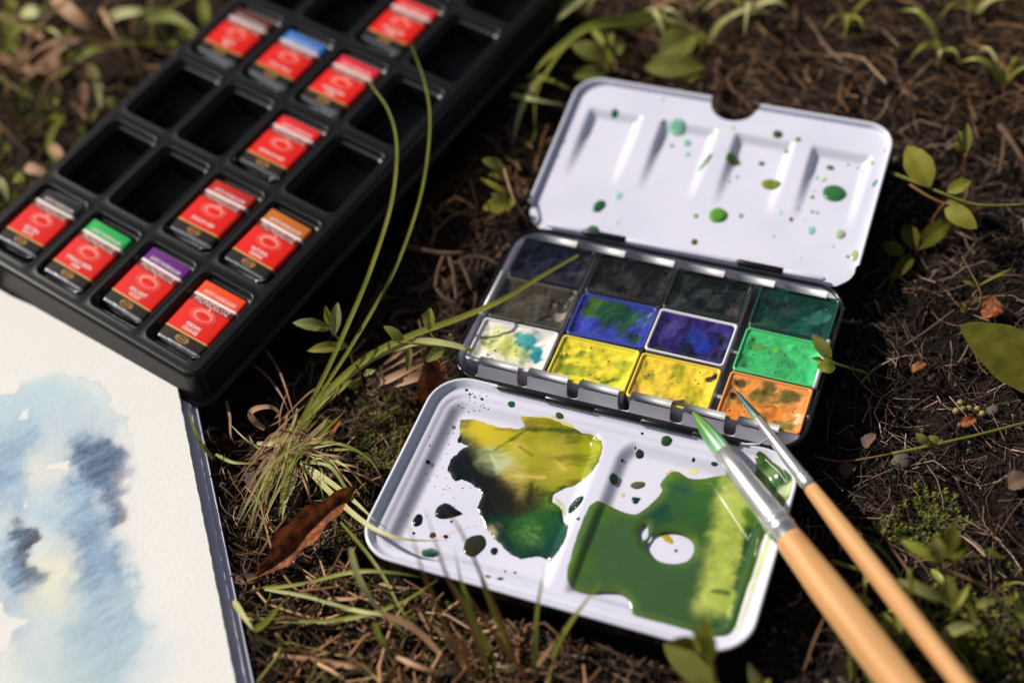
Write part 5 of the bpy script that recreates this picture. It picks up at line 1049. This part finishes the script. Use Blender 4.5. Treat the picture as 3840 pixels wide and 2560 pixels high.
for a, b, c, d_, w, lab in [(C3(520, 115, .6), C3(592, 80, .9), 0, 0, .4, 'small curled brown leaf fragment above the seeds'), (C3(745, 360, .4), C3(825, 335, .7), 0, 0, .35, 'thin brown leaf fragment below the seeds'), (C2(765, 1330, .5), C2(915, 1330, .8), 0, 0, .9, 'square brown leaf fragment above the large olive leaf'), (C3(300, 470, .4), C3(355, 405, .7), 0, 0, .5, 'grey dead leaf fragment beside the green stalk'), (C3(180, 575, .4), C3(262, 555, .6), 0, 0, .5, 'grey dead leaf fragment near the thin brush'),
    (C3(970, 655, .6), C3(1080, 600, .9), 0, 0, .7, 'pale grey dead leaf fragment at the right edge'), (C6(765, 1185, .6), C6(865, 1110, .9), 0, 0, .45, 'pale leaf fragment below the russet dead leaf'), (C6(700, 280, .5), C6(860, 100, .9), 0, 0, .4, 'dark red brown leaf sliver above the moss'), (C6(760, 400, .6), C6(840, 400, .8), 0, 0, .7, 'grey brown leaf chip above the russet dead leaf'), (C6(350, 380, .8), C6(400, 520, .7), 0, 0, .5, 'grey leaf scrap under the grass clump')]:
    t = thing_at('leaf_fragment', gat(*a[:2], 0), lab, 'leaf fragment', 'dead leaf fragments on the soil'); add_leaf(t, at(*a), at(*b), w, M['pale_leaf'] if 'pale' in lab or 'grey' in lab else M['dry_leaf'], .4, .08, .05, RND.uniform(-.6, .6), .8, 'leaf_blade')
for k, (a, b) in enumerate([(728, 300), (762, 290), (828, 290), (748, 262), (790, 288), (850, 312)]):
    p = gat(*C3(a, b, 0)[:2], .15); v, f = revolve([(-.12, .02), (-.1, .08), (-.04, .12), (.04, .12), (.1, .08), (.13, .02)], 10)
    o = obj('seed', [Vector(q) for q in v], f, M['seed']); o.location = p * S; o.rotation_euler = (RND.random() * 3, RND.random() * 3, 0)
    tag(o, ['round yellowish seed at the left end of the seed cluster', 'round yellowish seed in the middle of the seed cluster', 'large pale seed at the right end of the seed cluster', 'greenish seed topmost in the seed cluster', 'small yellowish seed between the middle and right seeds of the cluster', 'brownish seed set lowest at the right of the cluster'][k], 'seed', 'seeds in a cluster on the soil')
for a, b, s, lab in [(475, 540, .38, 'small grey stone beneath the green stalk at the right'), (900, 300, .22, 'small brown stone right of the seeds')]:
    p = gat(*C3(a, b, 0)[:2], .1); bm = bmesh.new(); bmesh.ops.create_icosphere(bm, subdivisions=2, radius=s)
    for q in bm.verts: q.co *= 1 + .3 * (RND.random() - .5)
    v = [q.co.copy() for q in bm.verts]; f = [[q.index for q in fc.verts] for fc in bm.faces]; bm.free()
    o = obj('stone', v, f, M['stone']); o.location = p * S; tag(o, lab, 'stone')

# foreground stalks in front of the palette
def C4(a, b, z): return ((1200 + a / 1.96) / 1.63265, (1900 + b / 1.96) / 1.63265, z)
fore = thing_at('grass_clump', gat(1250, 1568, 0), 'clump of thin reddish and green stalks rising in front of the mixing palette', 'grass clump')
for l, w, mm in [([C4(1180, 1330, .8), C4(1050, 1090, 2.0), C4(920, 880, 3.2), C4(820, 640, 4.3), (C4(755, 480, 5.0)), C4(690, 260, 5.7), C4(610, 30, 6.2)], .12, 'rust'), ([C4(1250, 1300, .8), C4(1160, 1020, 2.2), C4(1040, 720, 3.6), C4(930, 500, 4.6), C4(850, 260, 5.4), C4(765, -20, 6.0)], .13, 'rust'),
  ([C4(1440, 1150, 1.0), C4(1340, 860, 2.6), C4(1220, 590, 3.8), C4(1110, 330, 4.8), C4(1000, 120, 5.5), C4(890, -10, 5.9)], .12, 'rust'), ([C4(1560, 1320, .8), C4(1300, 960, 2.6), C4(1160, 760, 3.4), C4(1090, 640, 3.8)], .15, 'rust'), ([C4(1570, 1290, .8), C4(1580, 950, 2.4), C4(1600, 720, 3.2), C4(1665, 380, 4.6)], .16, 'grass'),
  ([C4(1690, 1120, 1.0), C4(1760, 980, 2.0), C4(1880, 790, 3.2), C4(2075, 545, 4.2)], .18, 'grass'), ([C4(1580, 1180, 1.0), C4(1640, 1100, 1.6), C4(1740, 960, 2.2)], .16, 'straw'), ([C4(1300, 1150, 1.0), C4(1180, 930, 2.0), C4(1080, 740, 2.8), C4(980, 590, 3.4), C4(950, 540, 3.6)], .2, 'grass'),
  ([C4(1420, 1100, .9), C4(1310, 860, 2.2), C4(1210, 600, 3.2), C4(1150, 400, 4.0)], .16, 'grass'), ([C4(1260, 1280, .8), C4(1180, 1000, 2.0), C4(1090, 690, 3.2), C4(1040, 560, 3.6), C4(985, 290, 4.4)], .16, 'grass'), ([C4(1110, 1300, .8), C4(1000, 1040, 1.6), C4(900, 940, 2.0), C4(820, 860, 2.2)], .24, 'straw'),
  ([C4(1100, 1120, 1.0), C4(1040, 980, 1.6), C4(995, 900, 1.8)], .2, 'straw')]:
    add_blade(fore, A(l), w, M[mm], name='stalk')
fore2 = thing_at('grass_clump', gat(1000, 1560, 0), 'criss crossing green and tan grass blades at the lower centre', 'grass clump')
for l, w, mm in [([C4(220, 300, 3.6), C4(260, 460, 3.2), C4(330, 610, 2.8), C4(450, 770, 2.2), C4(650, 950, 1.6)], .22, 'grass_pale'), ([C4(150, 110, 1.8), C4(330, 320, 1.6), C4(470, 520, 1.6), C4(600, 760, 1.6), C4(760, 940, 1.2)], .12, 'grass'), ([C4(460, 780, 2.2), C4(700, 900, 1.8), C4(900, 1100, 1.4), C4(1000, 1250, 1.0)], .22, 'straw'), ([C4(-30, 540, 1.5), C4(250, 475, 2.2), C4(520, 480, 2.4), C4(740, 515, 2.2)], .13, 'grass'),
  ([C4(-20, 850, 1.2), C4(300, 800, 1.8), C4(600, 700, 2.2), C4(870, 530, 2.8)], .14, 'grass'), ([C4(-20, 680, 1.2), C4(200, 745, 1.6), C4(450, 790, 2.0), C4(860, 830, 1.4)], .14, 'grass_pale'), ([C4(0, 670, 1.0), C4(250, 670, 1.4), C4(430, 590, 1.2)], .12, 'straw'), ([C4(430, 560, 1.2), C4(560, 590, 1.4), C4(780, 600, 1.2)], .1, 'straw'), ([C4(390, 850, 2.0), C4(460, 1000, 1.6), C4(560, 1090, 1.2)], .2, 'grass'),
  ([C4(0, 1150, 1.0), C4(200, 1170, 1.4), C4(330, 1190, 1.2)], .16, 'straw'), ([C4(560, 1100, 1.4), C4(750, 1180, 1.6), C4(960, 1220, 1.2)], .16, 'straw'), ([C4(720, 760, 1.2), C4(820, 950, 1.0)], .1, 'straw')]:
    add_blade(fore2, A(l), w, M[mm])
bent = thing_at('grass_tuft', gat(580, 1420, 0), 'bent pale green grass blade beside the sketchbook near the lower edge', 'grass tuft')
add_blade(bent, A([C6(260, 1110, 1.6), C6(310, 1190, 2.0), C6(372, 1278, 2.2)]), .2, GP); add_blade(bent, A([C6(372, 1278, 2.2), C6(450, 1215, 2.0), C6(540, 1110, 1.4)]), .24, GA); add_blade(bent, A([C6(400, 1040, .9), C6(650, 1085, 1.3), C6(850, 1140, 1.6), C6(1190, 1200, 2.0)]), .13, GA); add_blade(bent, A([C6(300, 1205, 1.2), C6(600, 1225, 1.4), C6(900, 1210, 1.6), C6(1180, 1120, 1.8)]), .12, GA); add_blade(bent, A([C6(350, 1050, .8), C6(620, 1020, 1.2), C6(900, 960, 1.5), C6(1180, 950, 1.8)]), .12, GA)
edge = thing_at('grass_tuft', gat(520, 1000, 0), 'two dark green blades growing up against the sketchbook corner', 'grass tuft')
for l in ([C6(150, 330, .8), C6(80, 240, 1.6), C6(30, 130, 2.0), C6(8, 45, 2.2)], [C6(160, 340, .8), C6(90, 250, 1.5), C6(30, 165, 1.8)], [C6(160, 300, .8), C6(260, 345, 1.1), C6(420, 350, 1.2)]): add_blade(edge, A(l), .13, GA)

# ------------------------------------------------------------------ tufts at the far left and far right (blurred)
def C7(a, b, z): return ((a / 2.091) / 1.63265, (b / 2.091) / 1.63265, z)
lb = thing_at('grass_clump', gat(*C7(600, 400, 0)[:2], 0), 'tangle of blurred green and dry blades behind the left side of the tray', 'grass clump')
for l, w, mm in [([C7(420, -20, 3), C7(560, 110, 3.2), C7(720, 220, 2.8), C7(900, 310, 2.0)], .55, 'straw'), ([C7(820, 180, 2.6), C7(930, 110, 3.0), C7(1100, 90, 3.2), C7(1250, 110, 2.8)], .42, 'grass_pale'), ([C7(450, 590, 1.6), C7(560, 470, 2.0), C7(720, 390, 2.4), C7(950, 340, 2.4), C7(1300, 350, 2.0)], .4, 'grass'), ([C7(1150, 130, 2.4), C7(1330, 130, 2.4), C7(1560, 260, 2.2)], .5, 'grass'), ([C7(1590, 0, 2.5), C7(1600, 130, 2.4), C7(1590, 250, 2.0), C7(1480, 300, 1.8)], .4, 'grass'),
  ([C7(170, 100, 2.4), C7(280, 95, 2.8), C7(400, 85, 2.6)], .5, 'grass_pale'), ([C7(230, 200, 2.0), C7(340, 320, 2.0)], .5, 'straw'), ([C7(170, 380, 2.0), C7(195, 540, 1.6)], .5, 'straw'), ([C7(640, 640, 1.8), C7(660, 570, 2.2), C7(700, 480, 2.4)], .4, 'straw'), ([C7(700, 520, 2.2), C7(760, 640, 1.8), C7(790, 880, 1.2)], .4, 'grass_pale'), ([C7(650, 650, 1.6), C7(655, 760, 1.3), C7(640, 880, 1.0)], .35, 'straw'), ([C7(0, 420, 1.8), C7(60, 490, 1.6), C7(210, 540, 1.4), C7(480, 560, 1.4)], .4, 'straw'),
  ([C7(410, 600, 1.6), C7(430, 420, 1.6), C7(400, 250, 1.8)], .4, 'straw'), ([C7(500, 880, 1.4), C7(400, 1050, 1.4), C7(390, 1190, 1.3), C7(480, 1310, 1.0)], .26, 'grass'), ([C7(400, 1140, 1.4), C7(470, 1230, 1.4), C7(530, 1330, 1.0)], .36, 'straw'), ([C7(200, 1310, 1.6), C7(300, 1340, 1.6), C7(400, 1400, 1.4)], .4, 'straw'), ([C7(-20, 1400, 2), C7(30, 1480, 1.8), C7(60, 1580, 1.5)], .3, 'grass_pale'), ([C7(80, 0, 2), C7(100, 200, 1.8), C7(160, 360, 1.4)], .5, 'grass'), ([C7(0, 100, 2), C7(60, 300, 1.6), C7(140, 480, 1.4)], .4, 'grass')]:
    add_blade(lb, A(l), w * 1.25, M[mm])
rl = random.Random(77)
for k in range(30):
    a, b = rl.uniform(-50, 1500), rl.uniform(-60, 1250)
    if a + b > 1750: continue
    g = gat(*C7(a, b, 0)[:2], .3); an = rl.uniform(0, 6.28); d1 = Vector((cos(an), sin(an), 0)); l = rl.uniform(3, 7)
    if any(blocked(np.array(g.x + d1.x * l * q), np.array(g.y + d1.y * l * q), .2) for q in (0, .35, .7, 1)): continue
    add_blade(lb, [g, g + d1 * l * .35 + Vector((0, 0, l * rl.uniform(.15, .35))), g + d1 * l * .7 + Vector((0, 0, l * .3)), g + d1 * l + Vector((0, 0, .2))], rl.uniform(.16, .32), M[rl.choice(['straw', 'grass_pale', 'grass', 'straw', 'rust', 'grass'])])
bud = thing_at('seedling', gat(*C7(500, 850, 0)[:2], 0), 'blurred cluster of lime leaves left of the empty wells', 'seedling')
for k in range(22):
    a, b = RND.choice([(180, 720), (480, 760), (530, 830), (430, 930), (630, 1030), (900, 880), (40, 1090), (160, 1380), (520, 230), (1480, 280), (1420, 400), (760, 970), (0, 1200)]); a += RND.gauss(0, 35); b += RND.gauss(0, 35)
    p = gat(*C7(a, b, 0)[:2], RND.uniform(.5, 1.5)); q = p + Vector((RND.uniform(-.6, .6), RND.uniform(-.6, .6), RND.uniform(-.1, .5))); add_leaf(bud, p, q, RND.uniform(.25, .5), M[RND.choice(['green', 'lime', 'lime'])])

# loose tufts scattered over the back right, one thing each
for k, (px, py, h, n) in enumerate([(1480, 60, 3.0, 7), (1720, 40, 2.6, 6), (1945, 60, 2.2, 5), (2235, 40, 2.4, 6), (2160, 130, 2.0, 5), (1620, 110, 2.4, 5), (1340, 40, 2.6, 6), (2300, 200, 1.8, 4)]):
    g = gat(px, py, 0); t = thing_at('grass_tuft', g, ['thin blurred grass tuft behind the middle of the lid', 'blurred grass tuft behind the thumb notch', 'short yellow green tuft at the top edge right of the notch', 'brown green tuft near the top right corner', 'sparse tuft on the brown litter below the top right corner', 'spreading tuft just behind the notch of the lid', 'pale tuft at the top edge behind the lid corner', 'tiny tuft at the right edge below the top right corner'][k], 'grass tuft', 'blurred grass tufts behind the lid')
    for q in range(n):
        a = RND.uniform(0, 6.3); d1 = Vector((cos(a), sin(a), 0)); l = h * RND.uniform(.6, 1.1)
        add_blade(t, [g, g + d1 * l * .25 + Vector((0, 0, l * .5)), g + d1 * l * .7 + Vector((0, 0, l * .75)), g + d1 * l * 1.1 + Vector((0, 0, l * .55))], RND.uniform(.14, .3), M[RND.choice(['grass', 'grass_pale', 'grass', 'straw'])])

# ------------------------------------------------------------------ litter that nobody could count
def scatter(n, region, seed, pad=0.05):
    r = np.random.default_rng(seed); X = []; Y = []
    while len(X) < n:
        x = r.uniform(region[0], region[1], n); y = r.uniform(region[2], region[3], n); k = ~blocked(x, y, pad); X += list(x[k]); Y += list(y[k])
    return np.array(X[:n]), np.array(Y[:n])
def fibres(name, n, region, seed, ln, rad, cols, label, cat, lift=(0.0, .25), curve=.5, dens=None, ang=None, sides=3, segs=5, tw=1.0):
    r = random.Random(seed); mb = MB(); X, Y = scatter(n, region, seed)
    for x, y in zip(X, Y):
        if dens is not None and r.random() > dens(x, y): continue
        a = r.gauss(ang, .7) if ang is not None else r.uniform(0, 6.283); l = r.uniform(*ln); k = r.gauss(0, curve); z0 = r.uniform(*lift); P = []
        px, py = x, y
        for s in range(segs):
            P.append([px, py, 0]); a += k + r.gauss(0, .22); px += cos(a) * l / (segs - 1); py += sin(a) * l / (segs - 1)
        zz = ground_z(np.array([p[0] for p in P]), np.array([p[1] for p in P]))
        bl_ = blocked(np.array([p[0] for p in P]), np.array([p[1] for p in P]), .05)
        if bl_.any(): continue
        tlt = r.gauss(0, .12)
        for q, p in enumerate(P): p[2] = zz[q] + z0 + .06 + tlt * l * (q / (segs - 1) - .5) + .1 * sin(q * 1.3 + x)
        rd = r.uniform(*rad); v, f = tube(P, [rd * (1 - .45 * q / (segs - 1)) for q in range(segs)], sides, False)
        c = r.choice(cols); mb.add(v, f, lin(c) * (r.uniform(.12, .6) if r.random() < .62 else r.uniform(.6, 1.3)))
    o = mb.build(name, M['fibre'], None, True); tag(o, label, cat, kind='stuff')
CLUMP = lambda x, y: float(sstep(.38, .62, fbm(np.array(x * .22), np.array(y * .22), 300, 3))) * .85 + .12
BROWN = [(138, 108, 86), (108, 82, 66), (164, 134, 112), (82, 64, 54), (186, 158, 136), (92, 68, 56), (60, 46, 40), (46, 36, 32), (52, 42, 36)]
fibres('rootlets', 7000, (7, 24, 12, 46), 21, (.5, 2.6), (.008, .03), BROWN, 'fine dry rootlets and stem fibres strewn on the soil right of the tin', 'rootlets', (0, .2), .16, lambda x, y: .4 + .6 * CLUMP(x, y))
fibres('rootlets', 1300, (-13, 6, 10, 24), 22, (.8, 3.0), (.015, .05), BROWN + [(150, 112, 74), (96, 92, 40)], 'fine dry rootlets on the soil in front of the mixing palette', 'rootlets', (0, .4), .3)
fibres('rootlets', 1500, (-14, 4, 22, 42), 23, (.6, 2.4), (.012, .04), BROWN, 'fine dry rootlets on the soil between tray and tin', 'rootlets', (0, .25), .35)
LITTER = [(160, 118, 82), (130, 94, 64), (98, 72, 52), (178, 140, 100), (70, 52, 42), (140, 98, 64), (84, 62, 48)]
fibres('dry_litter', 7600, (-4, 34, 38, 70), 24, (.8, 3.6), (.01, .048), LITTER + [(196, 164, 130)], 'brown litter of dry stems and roots behind the lid', 'litter', (0, .8), .15, lambda x, y: .35 + .65 * CLUMP(x, y), 2.4)
fibres('dry_litter', 3200, (-34, -2, 38, 74), 25, (1.0, 3.6), (.025, .08), LITTER + [(120, 112, 50), (104, 104, 40)], 'brown and green litter of dry stems behind the tray', 'litter', (0, .8), .3, CLUMP)
fibres('dry_litter', 420, (-10, 2, 15.5, 23.5), 26, (.8, 3.4), (.03, .085), [(196, 156, 116), (170, 124, 88), (150, 104, 72), (128, 120, 60), (110, 80, 60)], 'tan straw pieces on the soil at the lower edge in front of the palette', 'litter', (0, .7), .2)
fibres('dry_litter', 160, (-10, 0, 23, 32), 27, (.6, 2.4), (.02, .06), [(186, 146, 110), (150, 108, 78), (120, 84, 62)], 'dry stem bits on the soil between the sketchbook and the palette', 'litter', (0, .5), .25)
def crumbs(n, region, seed, size, label):
    r = np.random.default_rng(seed); X, Y = scatter(n, region, seed, .0); Z = ground_z(X, Y)
    base = np.array([(1, 0, 0), (-1, 0, 0), (0, 1, 0), (0, -1, 0), (0, 0, 1), (0, 0, -1)], float); tf = np.array([(0, 2, 4), (2, 1, 4), (1, 3, 4), (3, 0, 4), (2, 0, 5), (1, 2, 5), (3, 1, 5), (0, 3, 5)])
    s = size[0] + (size[1] - size[0]) * r.random(n) ** 2.5
    V = base[None] * s[:, None, None] * (0.6 + .7 * r.random((n, 6, 1))); a = r.random(n) * 6.28
    c, q = np.cos(a)[:, None], np.sin(a)[:, None]; Vx = V[..., 0] * c - V[..., 1] * q; Vy = V[..., 0] * q + V[..., 1] * c
    V = np.stack([Vx + X[:, None], Vy + Y[:, None], V[..., 2] + Z[:, None] + s[:, None] * .4], -1).reshape(-1, 3)
    F = (tf[None] + 6 * np.arange(n)[:, None, None]).reshape(-1, 3)
    pal = np.array([lin(k) for k in ((34, 29, 28), (54, 43, 38), (84, 70, 60), (24, 21, 21), (120, 104, 90), (44, 35, 31))]); C = np.repeat(pal[r.choice(6, n, p=[.3, .25, .12, .2, .04, .09])], 6, 0)
    o = obj('soil_crumbs', V, F, M['crumb'], None, False, C); tag(o, label, 'soil crumbs', kind='stuff')
crumbs(22000, (6, 25, 12, 48), 31, (.02, .13), 'loose crumbs of soil right of the tin'); crumbs(14000, (-16, 8, 10, 44), 32, (.02, .16), 'loose crumbs of soil between tray and tin and in front'); crumbs(9000, (-34, 34, 40, 72), 33, (.04, .2), 'loose crumbs of soil behind the tray and lid')
def moss(patches, label, seed, cols):
    r = random.Random(seed); mb = MB()
    for (px, py, rad, n) in patches:
        c0 = gat(px, py, 0)
        for _ in range(n):
            x, y = c0.x + r.gauss(0, rad * .5), c0.y + r.gauss(0, rad * .5)
            if blocked(np.array(x), np.array(y), .05): continue
            z = gz(x, y); h = r.uniform(.18, .5); lean = Vector((r.gauss(0, .25), r.gauss(0, .25), 1)).normalized(); col = lin(r.choice(cols)) * r.uniform(.6, 1.3); p0_ = Vector((x, y, z - .02))
            for k in range(7):
                s = (k + 1) / 7; a = k * 2.4 + r.random(); rd = .17 * (1.15 - s * .7); b = p0_ + lean * h * s; t = b + Vector((cos(a) * rd, sin(a) * rd, rd * .8)); w = Vector((-sin(a), cos(a), 0)) * .032
                mb.add([b - w, b + w, t], [(0, 1, 2)], col)
    o = mb.build('moss', M['moss'], None, False); tag(o, label, 'moss', kind='stuff')
def c2352(x3840, y3840): return (x3840 / 1.63265, y3840 / 1.63265)
moss([(905, 965, 1.2, 150), (860, 1000, 1.0, 110), (930, 1010, .8, 100), (880, 1055, 1.0, 110), (850, 930, .8, 70), (900, 890, .9, 60)], 'olive moss on the soil left of the mixing palette', 41, [(118, 124, 36), (92, 100, 30), (132, 130, 60), (96, 76, 48)])
moss([(960, 1440, 1.6, 180), (1050, 1520, 1.6, 160), (860, 1400, 1.4, 120), (960, 1560, 1.5, 120), (800, 1230, .8, 70)], 'green moss on the soil in front of the mixing palette', 42, [(104, 112, 34), (82, 90, 28), (112, 92, 52)])
moss([(2130, 1170, .9, 60), (2160, 1210, .8, 60), (2110, 1250, .7, 50), (2190, 1450, 1.6, 130), (2290, 1500, 1.6, 130), (2090, 1540, 1.2, 90), (2320, 1400, 1.2, 80), (2050, 1230, .5, 40)], 'green moss on the soil at the lower right', 43, [(112, 122, 36), (80, 92, 30), (140, 138, 44)])
moss([(30, 440, 1.8, 120), (170, 380, 1.4, 90), (290, 470, 1.2, 60), (60, 250, 1.6, 100), (330, 90, 1.6, 80)], 'blurred moss left of the tray', 44, [(110, 112, 30), (90, 92, 28)])

def specks():
    r = random.Random(90); mb = MB()
    for _ in range(150):
        x, y = r.uniform(.1, 11.6), r.choice([r.uniform(.1, .55), r.uniform(.1, 12)])
        i = (x - x0) % PI_; j = (y - y0) % PJ
        if not (i < .18 or i > PI_ - .18 or j < .24 or j > PJ - .24): continue
        q = r.uniform(.008, .024); p = F_TRAY @ Vector((x, y, .003)); a = r.uniform(0, 3)
        mb.add([p + Vector((cos(a) * q, sin(a) * q, 0)), p + Vector((-sin(a) * q, cos(a) * q * .7, 0)), p + Vector((-cos(a) * q, -sin(a) * q, .002)), p + Vector((0, 0, q * .9))], [(0, 1, 3), (1, 2, 3), (2, 0, 3)], lin(r.choice([(150, 140, 128), (110, 96, 84), (190, 184, 176)])))
    for _ in range(60):
        a, b = r.choice([(-6.25, r.uniform(-3, 3)), (r.uniform(-5.5, -4.6), -3.8), (6.25, r.uniform(-3, 3))]); q = r.uniform(.01, .028); p = F_BASE @ Vector((a + r.gauss(0, .03), b, .05))
        mb.add([p + Vector((q, 0, 0)), p + Vector((-q * .5, q, 0)), p + Vector((-q, -q * .6, 0)), p + Vector((0, 0, q))], [(0, 1, 3), (1, 2, 3), (2, 0, 3)], lin(r.choice([(96, 78, 62), (140, 130, 90), (70, 56, 46)])))
    o = mb.build('dust_specks', M['crumb'], None, False); tag(o, 'pale dust and soil specks lying on the black tray and tin rim', 'dust', kind='stuff')
specks()
